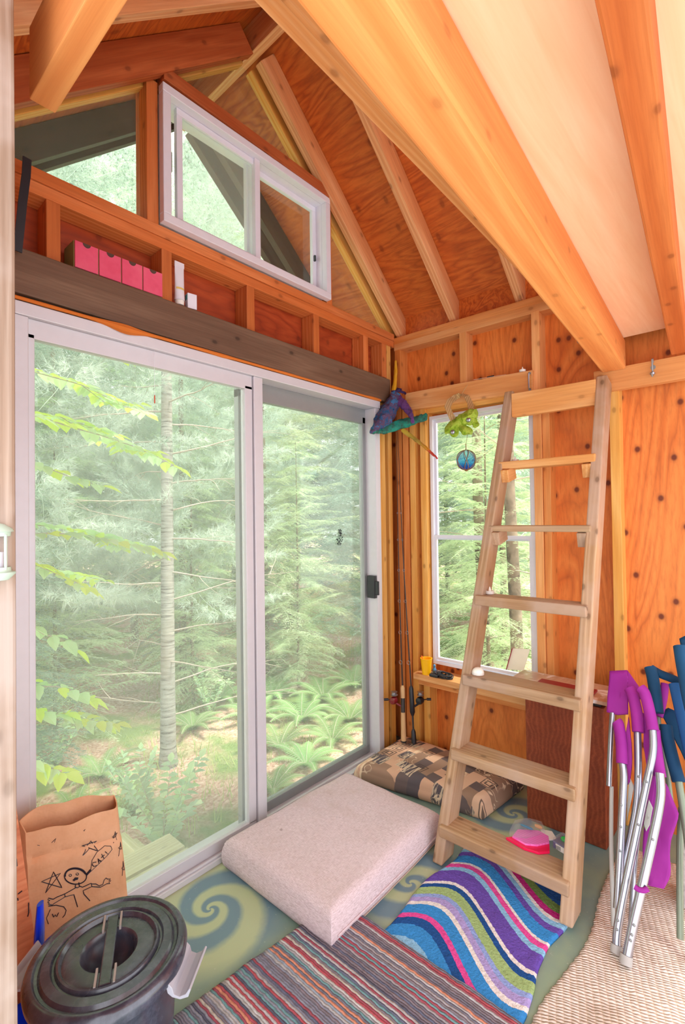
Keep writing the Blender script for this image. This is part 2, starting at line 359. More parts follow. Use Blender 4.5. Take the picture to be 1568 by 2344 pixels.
# side window, single hung
w2 = sroot('window_2', (.05, -.54, .53))
frame_mb(-.845, -.228, .53, 1.995, .03, .078, .020, 'x').build('window_frame', M['vinyl'], w2, bevel=.002)
sa = frame_mb(-.826, -.247, 1.262, 1.97, .052, .070, .014, 'x').build('sash', M['vinyl'], w2)
MB().box(.060, .063, -.80, -.27, 1.28, 1.95).build('pane', M['glass_clear'], sa)
sb = frame_mb(-.826, -.247, .555, 1.29, .034, .050, .016, 'x').build('sash', M['vinyl'], w2)
MB().box(.041, .044, -.80, -.27, .575, 1.27).build('pane', M['glass_clear'], sb)
# sliding door
d1 = sroot('door_1', (-1.12, .03, 0))
DX0, DX1, DZ = -2.047, -.195, 2.08
mb = MB()
mb.box(DX0, DX1, -.035, .10, DZ-.042, DZ); mb.box(DX0, DX0+.040, -.03, .10, 0, DZ-.042); mb.box(DX1-.045, DX1, -.03, .10, 0, DZ-.042)
mb.build('door_frame', M['alu'], d1, bevel=.003)
MB().box(DX0, DX1, -.055, .10, 0.0, .022).box(DX0, DX1, -.045, -.035, .022, .03).box(DX0, DX1, .0, .012, .022, .034).box(DX0, DX1, .05, .06, .022, .034).build('threshold', M['alu'], d1, bevel=.002)
for (a, b, y0, mt, gl) in ((DX0+.03, -1.125, -.018, 'alu', 'glass'), (-1.155, DX1-.035, .045, 'alu_grey', 'glass')):
    mb = MB(); w = .042
    mb.box(a, b, y0, y0+.032, DZ-.042-(.062 if y0 < 0 else .085), DZ-.042); mb.box(a, b, y0, y0+.032, .022, .022+.045)
    mb.box(a, a+(.030 if y0 < 0 else .06), y0, y0+.032, .06, DZ-.09); mb.box(b-(.040 if y0 < 0 else .035), b, y0, y0+.032, .06, DZ-.09)
    pn = mb.build('sliding_panel', M[mt], d1, bevel=.002)
    MB().box(a+.02, b-.02, y0+.013, y0+.018, .055, DZ-.10).build('pane', M[gl], pn)
MB().box(-1.122, -1.072, -.028, .045, .022, DZ-.042).build('center_post', M['alu'], d1, bevel=.003)
MB().box(-.262, -.24, -.026, .03, .93, 1.06).box(-.258, -.248, -.05, -.02, .95, 1.03).build('door_handle', M['black'], d1, bevel=.003)
# weatherstrip foam between the beam and the frame
mb = MB(); pts = []
for i in range(120):
    x = -2.05+1.86*i/119; k = noise.noise(Vector((x*6, 3, 1)))
    blob = math.exp(-((x+1.70)/.06)**2)*.016 + math.exp(-((x+1.30)/.05)**2)*.004
    pts.append(((x, -.034-blob*.5, 2.088-blob*.5), .006+.005*max(0, k)+blob*.6))
mb.tube([p for p, _ in pts], [r for _, r in pts], 8); mb.build('sealing_foam', M['foam'], d1, smooth=True)
# bead of foam down both jambs
MB().box(-2.062, -2.047, -.01, .05, 0, 2.09).build('sealing_foam', M['foam'], d1)
MB().box(-.195, -.186, -.012, .05, 0, 2.09).build('sealing_foam', M['foam'], d1)
# ------------------------------------------------------------------ loft platform and beams
lf = thing('loft_platform', (-1.05, -1.4, 2.0), 'overhead sleeping loft of pale smooth plywood on orange wooden joists above the ladder', 'loft')
board('joist', (-.045, -1.235, 2.105), (-2.12, -1.385, 2.105), .095, .13, M['joist'], lf, bevel=.006)
board('joist', (-.045, -1.480, 2.115), (-2.12, -1.665, 2.115), .058, .11, M['joist_red'], lf, bevel=.006)
board('joist', (-.045, -2.1, 2.115), (-2.12, -2.2, 2.115), .075, .11, M['joist_red'], lf, bevel=.006)
mb = MB(); mb.add([(-.07, -1.25, 2.172), (-2.12, -1.36, 2.172), (-2.12, YB, 2.172), (-.07, YB, 2.172)]+[(-.07, -1.25, 2.19), (-2.12, -1.36, 2.19), (-2.12, YB, 2.19), (-.07, YB, 2.19)], [(0,1,2,3), (7,6,5,4), (0,4,5,1), (1,5,6,2), (2,6,7,3), (3,7,4,0)])
mb.build('deck', M['ply_loft'], lf)
tb = sroot('trim_1', (-1, -1, 2.44))
board('tie_beam', (.05, -.985, 2.475), (-2.2, -1.045, 2.475), .045, .10, M['header'], tb)
board('splice_board', (-.45, -1.035, 2.46), (-2.2, -1.085, 2.46), .03, .09, M['header'], tb)
t2 = structb('trim_2', (-2.178, -.72, 2.27), (-2.178, -2.4, 2.27), .045, .14, M['joist'])
po = structb('trim_3', (-2.306, -.79, -.05), (-2.306, -.79, 2.75), .09, .14, M['post'], upv=(0,1,0), bevel=.006)
# ------------------------------------------------------------------ ladder
def rail_line(A, B, z): return A + (B-A)*((z-A.z)/(B.z-A.z))
LA, LB = Vector((-.735, -.725, .0)), Vector((-.050, -.785, 2.10))
RA, RB = Vector((-.735, -1.215, -.0)), Vector((-.035, -1.20, 2.10))
ld = thing('ladder', (-.735, -.97, 0), 'tall homemade ladder of weathered grey-brown lumber leaning up to the loft', 'ladder')
def ladder_rail(A, B, lo, hi, nm):
    d = (B-A).normalized(); n = Vector((1, 0, -d.x/d.z)).normalized()
    y = n.cross(d).normalized(); hw, hd = .0225, .045
    mb = MB(); vs = []
    for z in (lo, hi):
        for (a, b) in ((-1,-1),(1,-1),(1,1),(-1,1)):
            p = rail_line(A, B, z) + n*(hd*a) + y*(hw*b)
            t = (z-p.z)/d.z if z == lo else 0
            vs.append(p+d*t)
    L = (rail_line(A,B,hi)-rail_line(A,B,lo)).length
    # local space with x along the rail so the grain follows it
    X, Y, Z = d, y, n; Mx = Matrix((X, Y, Z)).transposed().to_4x4(); Mx.translation = A
    inv = Mx.inverted(); mb.add([inv@v for v in vs], [(0,1,5,4),(1,2,6,5),(2,3,7,6),(3,0,4,7),(3,2,1,0),(4,5,6,7)])
    o = mb.build('rail', M['ladder'], None, bevel=.006); o.matrix_basis = Mx; o.parent = ld; o.matrix_parent_inverse = Matrix.Translation(-ld.location); return o
ladder_rail(LA, LB, .004, 2.005, 0); ladder_rail(RA, RB, .018, 2.00, 1)
def lstep(z, th, dep, mat, y0=-.012, y1=.012, dx=-.055, zz=0, name='step'):
    a = rail_line(LA, LB, z); b = rail_line(RA, RB, z)
    xf = a.x+dx; mb = MB()
    A = Vector((xf+dep/2, a.y+.022+y0, z-th/2)); B = Vector((xf+dep/2, b.y-.022-y1+.024, z-th/2+zz))
    return board(name, A, B, dep, th, M[mat], ld, bevel=.005)
for z, th, dep in ((.145, .046, .115), (.424, .045, .115), (.712, .045, .115), (1.042, .045, .10)):
    lstep(z, th, dep, 'ladder', y0=-.014, y1=.008, dx=-.068)
lstep(1.352, .028, .085, 'rung_grey', y0=-.022, y1=.0, dx=-.05)
lstep(1.655, .036, .085, 'rung_new', y0=-.022, y1=.0, dx=-.05)
for z, mt in ((1.322, 'ladder'), (1.615, 'rung_new')):
    for (A, B, s) in ((LA, LB, -1), (RA, RB, 1)):
        p = rail_line(A, B, z)+Vector((.0, s*.038, -.02))
        board('rung_block', p+Vector((-.045, 0, -.012)), p+Vector((.045, 0, .012)), .036, .06, M[mt], ld)
a = rail_line(LA, LB, 1.94); b = rail_line(RA, RB, 1.94)
board('top_rung', a+Vector((-.025, -.022, 0)), b+Vector((-.025, .022, 0)), .034, .115, M['rung_new'], ld)
# ------------------------------------------------------------------ cushions
def cushion(name, quad, h, mat, label, cat, seed=0, dome=.018, zip_=None, z0=0.0):
    """soft block on a quad footprint, rounded edges"""
    N, K = 40, 10; q = [Vector(p) for p in quad]
    def P(u, v):
        return (q[0]*(1-u)+q[1]*u)*(1-v)+(q[3]*(1-u)+q[2]*u)*v
    c = P(.5, .5); r = .035
    mb = MB(); t = thing(name, (c.x, c.y, z0), label, cat)
    def edge(u):   # inset fraction -> height drop
        return 0
    def top(u, v):
        du = min(u, 1-u); dv = min(v, 1-v); Lu = (q[1]-q[0]).length; Lv = (q[3]-q[0]).length
        e = lambda d: 0 if d >= r else r-math.sqrt(max(0, r*r-(r-d)**2))
        drop = max(e(du*Lu), e(dv*Lv)) if min(du*Lu, dv*Lv) < r else 0
        dm = dome*(math.sin(PI*u)*math.sin(PI*v))**.6
        w = noise.noise(Vector((u*4+seed, v*4, 0)))*.006+noise.noise(Vector((u*14+seed, v*14, 2)))*.0014
        p = P(u, v); return Vector((p.x, p.y, z0+h-drop*.9+dm+w*(1 if min(du,dv) > .02 else .3)))
    us = [0, .004, .012, .025, .04, .055]+[.08+.84*i/28 for i in range(29)]+[.945, .96, .975, .988, .996, 1]
    n = len(us)
    vs = [top(u, v) for u in us for v in us]
    fs = [(i*n+j, (i+1)*n+j, (i+1)*n+j+1, i*n+j+1) for i in range(n-1) for j in range(n-1)]
    mb.add(vs, fs)
    # sides
    loop = [(i, 0) for i in range(n)]+[(n-1, j) for j in range(1, n)]+[(i, n-1) for i in range(n-2, -1, -1)]+[(0, j) for j in range(n-2, 0, -1)]
    rows = []
    for k in range(1, K+1):
        f = k/K; row = []
        for (i, j) in loop:
            p = top(us[i], us[j]); out = (Vector((p.x, p.y, 0))-Vector((c.x, c.y, 0))).normalized()
            bul = math.sin(PI*f)*.010+noise.noise(Vector((p.x*7, p.y*7, f*2+seed)))*.003
            zz = (p.z-z0)*(1-f)+z0
            row.append(Vector((p.x, p.y, zz))+out*bul - (out*.008*max(0, f-.85)/.15 if f > .85 else Vector()))
        rows.append(row)
    m = len(loop); o = len(mb.v); top_i = [i*n+j for i, j in loop]
    allrows = [top_i]+[[o+k*m+x for x in range(m)] for k in range(K)]
    mb.v += [tuple(p) for r_ in rows for p in r_]
    for k in range(K):
        for x in range(m):
            mb.f.append((allrows[k][x], allrows[k][(x+1)%m], allrows[k+1][(x+1)%m], allrows[k+1][x])); mb.mi.append(0)
    mb.f.append(tuple(reversed(allrows[-1]))); mb.mi.append(0)
    mb.build('cover', mat, t, smooth='all')
    return t, rows
def mat_linen():
    t = NT('pink_beige_linen'); b = t.co()
    n1 = t.noise(t.nd('Mapping', {0: b, 3: (900, 60, 300)}).outputs[0], 1, 2); n2 = t.noise(t.nd('Mapping', {0: b, 3: (60, 900, 300)}).outputs[0], 1, 2)
    w = t.math('ADD', n1.outputs['Fac'], n2.outputs['Fac'])
    c = t.ramp(t.math('MULTIPLY', w, .5), [(.35, srgb(190,168,170)), (.6, srgb(226,208,212))])
    st = t.noise(b, 5, 4, .7); c = t.mix(c, srgb(186,160,148), t.ramp(st.outputs['Fac'], [(.55, (0,0,0)), (.8, (.45,.45,.45))]))
    sp = t.noise(b, 26, 2, .6); c = t.mix(c, srgb(120,98,92), t.ramp(sp.outputs['Fac'], [(.72, (0,0,0)), (.8, (.5,.5,.5))]))
    t.bump(w, .25, .002); return t.fin(c, .95, 0, .1)
ct, rows = cushion('floor_cushion', [(-1.345,-.675,0), (-.625,-.655,0), (-.625,-.11,0), (-1.345,-.085,0)], .118, mat_linen(), 'large plain pinkish-beige linen cushion lying on the floor by the glass door', 'cushion', 3)
mb = MB(); R = rows[4]
front = sorted([p for p in R if p.y < -.64], key=lambda p: p.x)
mb.tube([p+Vector((0,-.003,0)) for p in front if p.x > -1.33][::2], .003, 5); mb.build('piping', mat_linen(), ct)
mb = MB(); fr = sorted([p for p in rows[7] if p.y < -.64], key=lambda p: p.x)
mb.tube([p+Vector((0,-.003,0)) for p in fr if -1.33 < p.x][::2], .0022, 5); mb.build('zip', plain('zip_tape', (186,160,146), .7), ct)
def mat_patch():
    t = NT('patchwork_upholstery'); b = t.co((1,1,1))
    rot = t.nd('Mapping', {0: b, 2: (.0, .0, .18)}).outputs[0]
    br = t.nd('TexBrick', {'Vector': rot, 'Color1': (0,0,0,1), 'Color2': (1,1,1,1), 'Mortar': (.5,.5,.5,1), 'Scale': 10, 'Mortar Size': .0, 'Bias': 0.0, 'Brick Width': .9, 'Row Height': .62}, offset=.37, squash=.7, squash_frequency=3)
    tone = t.ramp(br.outputs[0], [(0, srgb(112,98,96)), (.2, srgb(214,172,144)), (.45, srgb(160,130,110)), (.6, srgb(226,186,156)), (.85, srgb(98,90,94))], 'CONSTANT')
    # small square and ring motifs
    cell = t.nd('VectorMath', {0: t.nd('VectorMath', {0: rot, 1: (13,13,13)}, operation='MULTIPLY').outputs[0]}, operation='FRACTION').outputs[0]
    d = t.nd('VectorMath', {0: cell, 1: (.5,.5,.5)}, operation='SUBTRACT').outputs[0]
    sx = t.nd('SeparateXYZ', {0: d}); ln = t.math('MAXIMUM', t.math('ABSOLUTE', sx.outputs[0]), t.math('ABSOLUTE', sx.outputs[1]))
    ring = t.ramp(ln, [(.0, (0,0,0)), (.14, (1,1,1)), (.24, (0,0,0)), (.34, (1,1,1)), (.42, (0,0,0))], 'CONSTANT')
    where = t.ramp(t.nd('TexWhiteNoise', {'Vector': t.nd('VectorMath', {0: t.nd('VectorMath', {0: rot, 1: (13,13,0)}, operation='MULTIPLY').outputs[0]}, operation='FLOOR').outputs[0]}).outputs[0], [(0,(0,0,0)), (.72,(1,1,1))], 'CONSTANT')
    c = t.mix(tone, srgb(88,76,72), t.math('MULTIPLY', t.math('MULTIPLY', ring, where), .85))
    # cream scribbles and brush strokes
    s1 = t.noise(rot, 15, 1, .4, 1.2); line = t.math('ABSOLUTE', t.math('SUBTRACT', s1.outputs['Fac'], .5))
    wm = t.noise(rot, 5, 1); wmask = t.ramp(wm.outputs['Fac'], [(.5, (0,0,0)), (.54, (1,1,1))])
    c = t.mix(c, srgb(232,208,178), t.math('MULTIPLY', t.ramp(line, [(.0, (1,1,1)), (.012, (1,1,1)), (.02, (0,0,0))]), wmask))
    s2 = t.noise(t.nd('Mapping', {0: rot, 2: (0,0,.6), 3: (16, 110, 16)}).outputs[0], 1, 2)
    zm = t.ramp(br.outputs[0], [(0,(0,0,0)), (.34,(.9,.9,.9)), (.45,(0,0,0)), (.92,(.7,.7,.7))], 'CONSTANT')
    c = t.mix(c, srgb(236,212,180), t.math('MULTIPLY', t.ramp(s2.outputs['Fac'], [(.48,(0,0,0)), (.54,(1,1,1))]), zm))
    wv = t.noise(t.nd('Mapping', {0: b, 3: (500, 500, 500)}).outputs[0], 1, 1); t.bump(wv.outputs['Fac'], .2, .001)
    return t.fin(c, .95, 0, .1)
cushion('patterned_cushion', [(-.495,-.062,0), (-.39,-.735,0), (-.04,-.775,0), (-.03,-.06,0)], .088, mat_patch(), 'thick cushion in brown and black patchwork print on the floor in the corner', 'cushion', 9)
# ------------------------------------------------------------------ rugs
def mat_striped():
    t = NT('striped_yarn_mat'); b = t.co()
    n = t.noise(b, 60, 3, .6); wob = t.noise(t.nd('Mapping', {0: b, 3: (6, 40, 1)}).outputs[0], 1, 2)
    sx = t.nd('SeparateXYZ', {0: b}); x = t.math('ADD', sx.outputs[0], t.math('MULTIPLY', t.math('SUBTRACT', wob.outputs['Fac'], .5), .006))
    idx = t.math('FLOOR', t.math('MULTIPLY', x, 135))
    wn = t.nd('TexWhiteNoise', {'W': idx}, noise_dimensions='1D')
    cols = [(116,112,128), (196,190,190), (134,132,150), (214,204,192), (112,98,112), (160,172,190), (176,66,86), (98,104,132), (206,200,204), (236,152,118), (136,122,132), (188,182,184), (82,84,108), (178,170,176), (116,166,172), (124,110,126), (220,216,216), (150,152,170), (196,72,84), (120,118,136)]
    c = t.ramp(wn.outputs[0], [(i/20, srgb(*k)) for i, k in enumerate(cols)], 'CONSTANT')
    hs = t.ramp(n.outputs['Fac'], [(.35, (.72,.72,.72)), (.6, (1.0,1.0,1.0))]); c = t.mix(c, hs, .8, 'MULTIPLY')
    c = t.mix(c, srgb(232,228,238), .08)
    ridge = t.math('ABSOLUTE', t.math('SINE', t.math('MULTIPLY', x, 135*PI)))
    t.bump(t.math('ADD', ridge, n.outputs['Fac']), .8, .006); return t.fin(c, 1, 0, .05)
def mat_wavy():
    t = NT('wavy_tufted_rug'); b = t.co(); sx = t.nd('SeparateXYZ', {0: b}); x, y = sx.outputs[0], sx.outputs[1]
    n = t.noise(b, 120, 3, .6); j = t.math('MULTIPLY', t.math('SUBTRACT', n.outputs['Fac'], .5), .008)
    ph = t.math('MULTIPLY', t.math('ADD', t.math('MULTIPLY', y, -1), -.755), 2*PI/.52)
    w = t.math('SINE', t.math('ADD', ph, t.math('MULTIPLY', t.math('SINE', ph), .25)))
    s = t.math('ADD', t.math('SUBTRACT', t.math('MULTIPLY', w, .072), x), j)
    s = t.math('ADD', s, t.math('MULTIPLY', t.math('ADD', y, 1.0), .10))
    B = dict(navy=(44,86,150), blue=(66,144,212), lb=(146,194,230), wh=(236,226,224), pk=(230,84,160), mg=(200,52,132), pu=(112,84,176), lime=(164,188,128), green=(120,148,84), lav=(178,160,216), lav2=(150,168,224))
    seq = [(0,'navy'),(.60,'green'),(.640,'mg'),(.668,'wh'),(.682,'lb'),(.705,'pu'),(.735,'blue'),(.785,'wh'),(.798,'pk'),(.818,'lb'),(.845,'pu'),(.918,'wh'),(.934,'navy'),(.955,'lime'),(1.0,'lav2'),(1.018,'lav'),(1.048,'wh'),(1.066,'blue'),(1.115,'pk'),(1.140,'navy'),(1.175,'blue'),(1.235,'lb')]
    c = t.ramp(t.math('SUBTRACT', s, .4), [(max(0, p-.4) if p else 0, srgb(*B[k])) for p, k in seq], 'CONSTANT')
    sh = t.ramp(n.outputs['Fac'], [(.3, (.72,.72,.72)), (.6, (1,1,1))]); c = t.mix(c, sh, .7, 'MULTIPLY')
    t.bump(n.outputs['Fac'], .9, .006); return t.fin(c, 1, 0, .05)
def mat_rag():
    t = NT('cream_rag_weave'); b = t.nd('Mapping', {0: t.co(), 2: (0,0,-.34)}).outputs[0]
    wob = t.noise(b, 12, 3, .6); sx = t.nd('SeparateXYZ', {0: b})
    x = t.math('ADD', sx.outputs[0], t.math('MULTIPLY', wob.outputs['Fac'], .022)); y = t.math('ADD', sx.outputs[1], t.math('MULTIPLY', wob.outputs['Fac'], .01))
    h = t.math('MULTIPLY', t.math('ABSOLUTE', t.math('SINE', t.math('MULTIPLY', x, 330))), t.math('ADD', t.math('MULTIPLY', t.math('ABSOLUTE', t.math('SINE', t.math('MULTIPLY', y, 160))), .6), .4))
    n = t.noise(b, 40, 3); c = t.ramp(t.math('ADD', t.math('MULTIPLY', h, .6), t.math('MULTIPLY', n.outputs['Fac'], .4)), [(.08, srgb(178,150,128)), (.3, srgb(224,204,188)), (.7, srgb(244,230,220))])
    st = t.noise(b, 3.5, 3, .6); c = t.mix(c, srgb(176,148,120), t.ramp(st.outputs['Fac'], [(.5, (0,0,0)), (.75, (.55,.55,.55))]))
    t.bump(h, .9, .006); return t.fin(c, 1, 0, .05)
def rug(name, fn, nu, nv, h, mat, label, cat='rug', fuzz=.002, z0=.001):
    """fn(u, v) -> x, y; a slab h thick with an uneven pile"""
    mb = MB()
    def P(u, v):
        x, y = fn(u, v); e = min(u, 1-u, v, 1-v)
        return Vector((x, y, z0+h*(1 if e > .004 else .55)+noise.noise(Vector((x*9, y*9, 0)))*.003+noise.noise(Vector((x*60, y*60, 1)))*fuzz))
    mb.grid(P, nu, nv); n = nv+1
    loop = [i*n for i in range(nu+1)]+[nu*n+j for j in range(1, n)]+[i*n+nv for i in range(nu-1, -1, -1)]+[j for j in range(nv-1, 0, -1)]
    o = len(mb.v); mb.v += [(mb.v[i][0], mb.v[i][1], z0) for i in loop]; m = len(loop)
    for k in range(m): mb.f.append((loop[k], loop[(k+1)%m], o+(k+1)%m, o+k)); mb.mi.append(0)
    mb.f.append(tuple(o+k for k in range(m))); mb.mi.append(0)
    ob = mb.build(name, mat, None, smooth='all', origin=None); return tag(ob, label, cat)
nz = lambda a, b, c=0: noise.noise(Vector((a, b, c)))
rug('wavy_rug', lambda u, v: (-.585-.63*u+nz(v*6, 3)*.008+.02*math.sin(v*5), -.76-.440*v+.03*u*(1-2*v)*.5-.012*math.sin(u*9)+nz(u*6, 1)*.006), 90, 70, .014, mat_wavy(), 'shaggy rug with wavy blue, purple, pink and lime bands at the ladder foot')
rug('striped_mat', lambda u, v: (-1.185-.66*u+nz(v*8, 7)*.004, -.50-1.0*v-.06*(1-u)*(1-v)+.01*u+nz(u*8, 5)*.003), 110, 110, .011, mat_striped(), 'grey runner mat with thin red, white and orange yarn stripes', fuzz=.003, z0=.0165)
rug('rag_rug', lambda u, v: (-.17-1.15*u+nz(v*6, 17)*.01, -1.262-.93*v-.05*nz(u*3.0, 2)+.0015*math.sin(u*190)), 200, 90, .009, mat_rag(), 'cream woven rag rug lying under the folded chairs', fuzz=.002)
# loose fringe tuft of the wavy rug is part of the rag rug edge
# ------------------------------------------------------------------ cabinet and what stands on it
M['cab'] = wood('dark_cherry_wood', (150,74,42), (130,58,30), (84,34,18), knots=.25)
M['desktop'] = (lambda t: t.fin(t.mix(t.ramp(t.noise(t.co((3, 14, 3)), 2, 4, .6).outputs['Fac'], [(.3, srgb(176,134,108)), (.7, srgb(206,168,142))]), srgb(240,234,236), t.ramp(t.noise(t.co(), 9, 4, .7, .8).outputs['Fac'], [(.5, (0,0,0)), (.6, (.85,.85,.85))])), .3, 0, .5))(NT('glossy_worn_top'))
cb = thing('cabinet', (-.12, -1.04, 0), 'dark cherry wood cabinet with a worn pale top, standing behind the ladder', 'cabinet')
t0 = MB().box(-.25, -.235, -.885, -1.215, 0.001, .585); t0.build('side_panel', M['cab'], cb, bevel=.003)
MB().box(-.235, -.045, -.885, -.90, 0.001, .585).box(-.235, -.045, -1.20, -1.215, 0.001, .585).box(-.06, -.045, -.90, -1.20, .001, .585).build('carcass', M['cab'], cb, bevel=.002)
MB().box(-.27, -.045, -.80, -1.25, .605, .622).build('top', M['desktop'], cb, bevel=.004)
MB().box(-.235, -.06, -.90, -1.20, .585, .605).build('top_rail', plain('black_edge', (40,28,26), .5), cb)
M['cream'] = plain('cream_paper', (232,222,196), .8); M['darkred'] = plain('dark_red_cover', (142,20,40), .4)
bk = thing('notebook', (-.09, -.785, .6225), 'small notebook with cream pages and a dark red cover propped open behind the ladder', 'notebook')
mb = MB(); mb.obox((-.09, -.790, .680), Vector((.0025, 0, 0)), Vector((.006, -.042, .004)), Vector((.012, -.012, .052))); mb.build('pages', M['cream'], bk, bevel=.001)
mb = MB(); mb.obox((-.085, -.748, .676), Vector((.02, .002, 0)), Vector((.0, -.002, 0)), Vector((.010, -.012, .053))); mb.build('cover', M['darkred'], bk, bevel=.001)
o = MB().box(-.275, -.16, -1.17, -.93, .6225, .632).build('closed_book', M['darkred'], bevel=.002); tag(o, 'closed dark red book lying flat near the front edge of the worn cabinet top', 'book')
# puck lamp and tea lights on the rungs
M['white_pl'] = plain('white_plastic', (232,228,220), .35); M['wax'] = plain('frosted_flame', (250,246,236), .3)
def dome(name, c, r, label, cat):
    t = thing(name, c, label, cat); pr = [(r*1.0, 0), (r*1.0, .008), (r*.97, .010)]
    MB().lathe([(0, 0)]+pr+[(0, .010)], c).build('base', M['white_pl'], t, smooth=True)
    MB().lathe([(r*.95*math.cos(a), .010+r*.72*math.sin(a)) for a in [i*PI/16 for i in range(9)]], c).build('dome', M['wax'], t, smooth=True)
z = .706; dome('puck_light', (-.525, -.79, .713), .026, 'small off-white dome puck light on a grey ladder step', 'light')
def tea(c, label, s=1.0, grp=None):
    t = thing('tea_light', c, label, 'tea light', grp)
    MB().lathe([(0, 0), (.019*s, 0), (.0195*s, .014*s), (.017*s, .0145*s), (.016*s, .011*s), (0, .011*s)], c, 24).build('cup', M['white_pl'], t, smooth=True)
    MB().lathe([(.0045*s, .010*s), (.0055*s, .018*s), (.0035*s, .026*s), (.0008, .033*s)], c, 12).build('flame', M['wax'], t, smooth=True)
tea((-.395, -.79, 1.0435), 'white electric tea light on the ladder step just below the window middle rail', 1.0)
tea((-.165, -.825, 1.657), 'white electric tea light on the pale ladder rung below the top one', .85)
tea((-.012, -.81, 2.131), 'white electric tea light up on the window header board', .85)
# paper strip on the header
pp = MB(); pp.obox((-.008, -.63, 2.143), Vector((.014, 0, .004)), Vector((0, .085, .004)), Vector((0, 0, .0008)))
pp.box(-.021, -.0195, -.66, -.62, 2.139, 2.145, 1)
tag(pp.build('paper_strip', [M['cream'], M['black']]), 'narrow strip of printed white paper lying on the window header board', 'paper')
# fishing tackle packets on the lowest step
M['hotpink'] = plain('hot_pink_card', (236,24,84), .25); M['softpink'] = (lambda t: t.fin(t.mix(srgb(246,136,210), srgb(226,100,190), t.math('FRACT', t.math('MULTIPLY', t.nd('SeparateXYZ', {0: t.co()}).outputs[0], 90))), .3, 0, .5))(NT('pink_lure_strips'))
M['clear'] = glassmat('clear_film', 0.175, (.96,.96,.97), (.9,.9,.95)); M['teal'] = plain('teal_lure', (20,130,160), .3); M['tan'] = plain('tan_lure', (226,170,110), .4)
pk = thing('lure_packet', (-.60, -1.03, 0.146), 'clear and hot pink fishing lure packet on the lowest ladder step', 'packet')
def slab(pts, z0, z1, mat, nm, par, wob=0):
    mb = MB(); n = len(pts); vs = [(x, y, z0+wob*noise.noise(Vector((x*40, y*40, 0)))) for x, y in pts]+[(x, y, z1+wob*noise.noise(Vector((x*40, y*40, 0)))) for x, y in pts]
    mb.add(vs, [tuple(range(n-1, -1, -1)), tuple(range(n, 2*n))]+[(i, (i+1)%n, n+(i+1)%n, n+i) for i in range(n)])
    return mb.build(nm, mat, par, bevel=.0008)
slab([(-.667,-.965), (-.674,-1.0), (-.682,-1.04), (-.672,-1.09), (-.64,-1.12), (-.585,-1.10), (-.60,-1.02)], 0.1465, 0.156, M['hotpink'], 'backing_card', pk)
slab([(-.655,-.985), (-.666,-1.04), (-.645,-1.075), (-.60,-1.105), (-.565,-1.09), (-.555,-1.05), (-.60,-.985)], 0.156, 0.163, M['softpink'], 'lure_strips', pk)
slab([(-.60,-1.085), (-.56,-1.12), (-.525,-1.09), (-.54,-1.05)], 0.157, 0.162, M['white_pl'], 'label', pk)
MB().lathe([(0,-.028), (.004,-.02), (.0055,0), (.004,.02), (0,.028)], (-.575, -1.01, 0.17), 14, 'y').build('lure', M['teal'], pk, smooth=True)
MB().lathe([(0,-.016), (.006,-.01), (.007,0), (.006,.012), (0,.016)], (-.545, -1.045, 0.171), 14, 'y').build('lure', M['tan'], pk, smooth=True)
slab([(-.66,-.975), (-.64,-1.03), (-.56,-1.075), (-.52,-1.05), (-.53,-1.0), (-.58,-.965)], 0.163, 0.181, M['clear'], 'blister', pk, .004)
bx = thing('lure_box', (-.575, -1.155, 0.146), 'small clear-topped grey box with a green lure beside the pink packet', 'box')
A1, A2 = Vector((.030, -.008, 0)), Vector((.008, .028, 0))
MB().obox((-.575, -1.152, 0.16), A1, A2, Vector((0,0,.0135))).build('tray', plain('smoky_tray', (108,102,132), .3), bx, bevel=.003)
MB().obox((-.575, -1.152, 0.179), A1*.97, A2*.97, Vector((0,0,.006))).build('lid', M['clear'], bx, bevel=.003)
MB().obox((-.607, -1.146, 0.16), Vector((.0006,0,0)), A2*.62, Vector((0,0,.010))).build('label', M['white_pl'], bx)
mb = MB()
for k in range(7): mb.box(-.6085, -.608, -1.132-.004*k, -1.1305-.004*k, 0.153, 0.167)
mb.build('barcode', M['black'], bx)
MB().lathe([(0,-.016), (.009,-.008), (.011,0), (.008,.010), (0,.016)], (-.572, -1.152, 0.178), 16, 'y').build('lure', plain('green_lure', (40,190,80), .25), bx, smooth=True)
# ------------------------------------------------------------------ window sill things
yc = thing('yellow_cup', (-.055, -.235, .4885), 'bright yellow plastic cup at the left end of the window sill', 'cup')
MB().lathe([(0, 0), (.024, 0), (.033, .088), (.035, .089), (.035, .092), (.031, .092), (.022, .003), (0, .003)], yc.location, 32).build('body', plain('yellow_plastic', (250,186,8), .35), yc, smooth=True)
p0 = Vector(yc.location); MB().tube([p0+Vector((0,0,.01)), p0+Vector((-.005,.028,.102))], .003, 8).build('pencil', plain('orange_pencil', (230,96,40), .5), yc)
mb = MB(); pts = []
for i in range(260):
    a = i*.145*1.9; r = .034+.010*math.sin(i*.11)+.004*math.sin(i*.37)
    pts.append((-.045+r*.75*math.cos(a), -.345+r*1.25*math.sin(a)+.006*math.sin(i*.05), .493+.018*(.5+.5*math.sin(i*.31))+.004*math.sin(a)))
pts += [(-.04, -.30, .515), (-.05, -.27, .51), (-.06, -.265, .495)]
mb.tube(pts, .0022, 6); cc = thing('cable_coil', (-.05, -.345, .4885), 'tangled coil of black cable with a plug on the window sill', 'cable')
mb.build('cable', M['black'], cc, smooth=True); MB().box(-.085, -.05, -.325, -.27, .4885, .506).build('plug', M['black'], cc, bevel=.005)
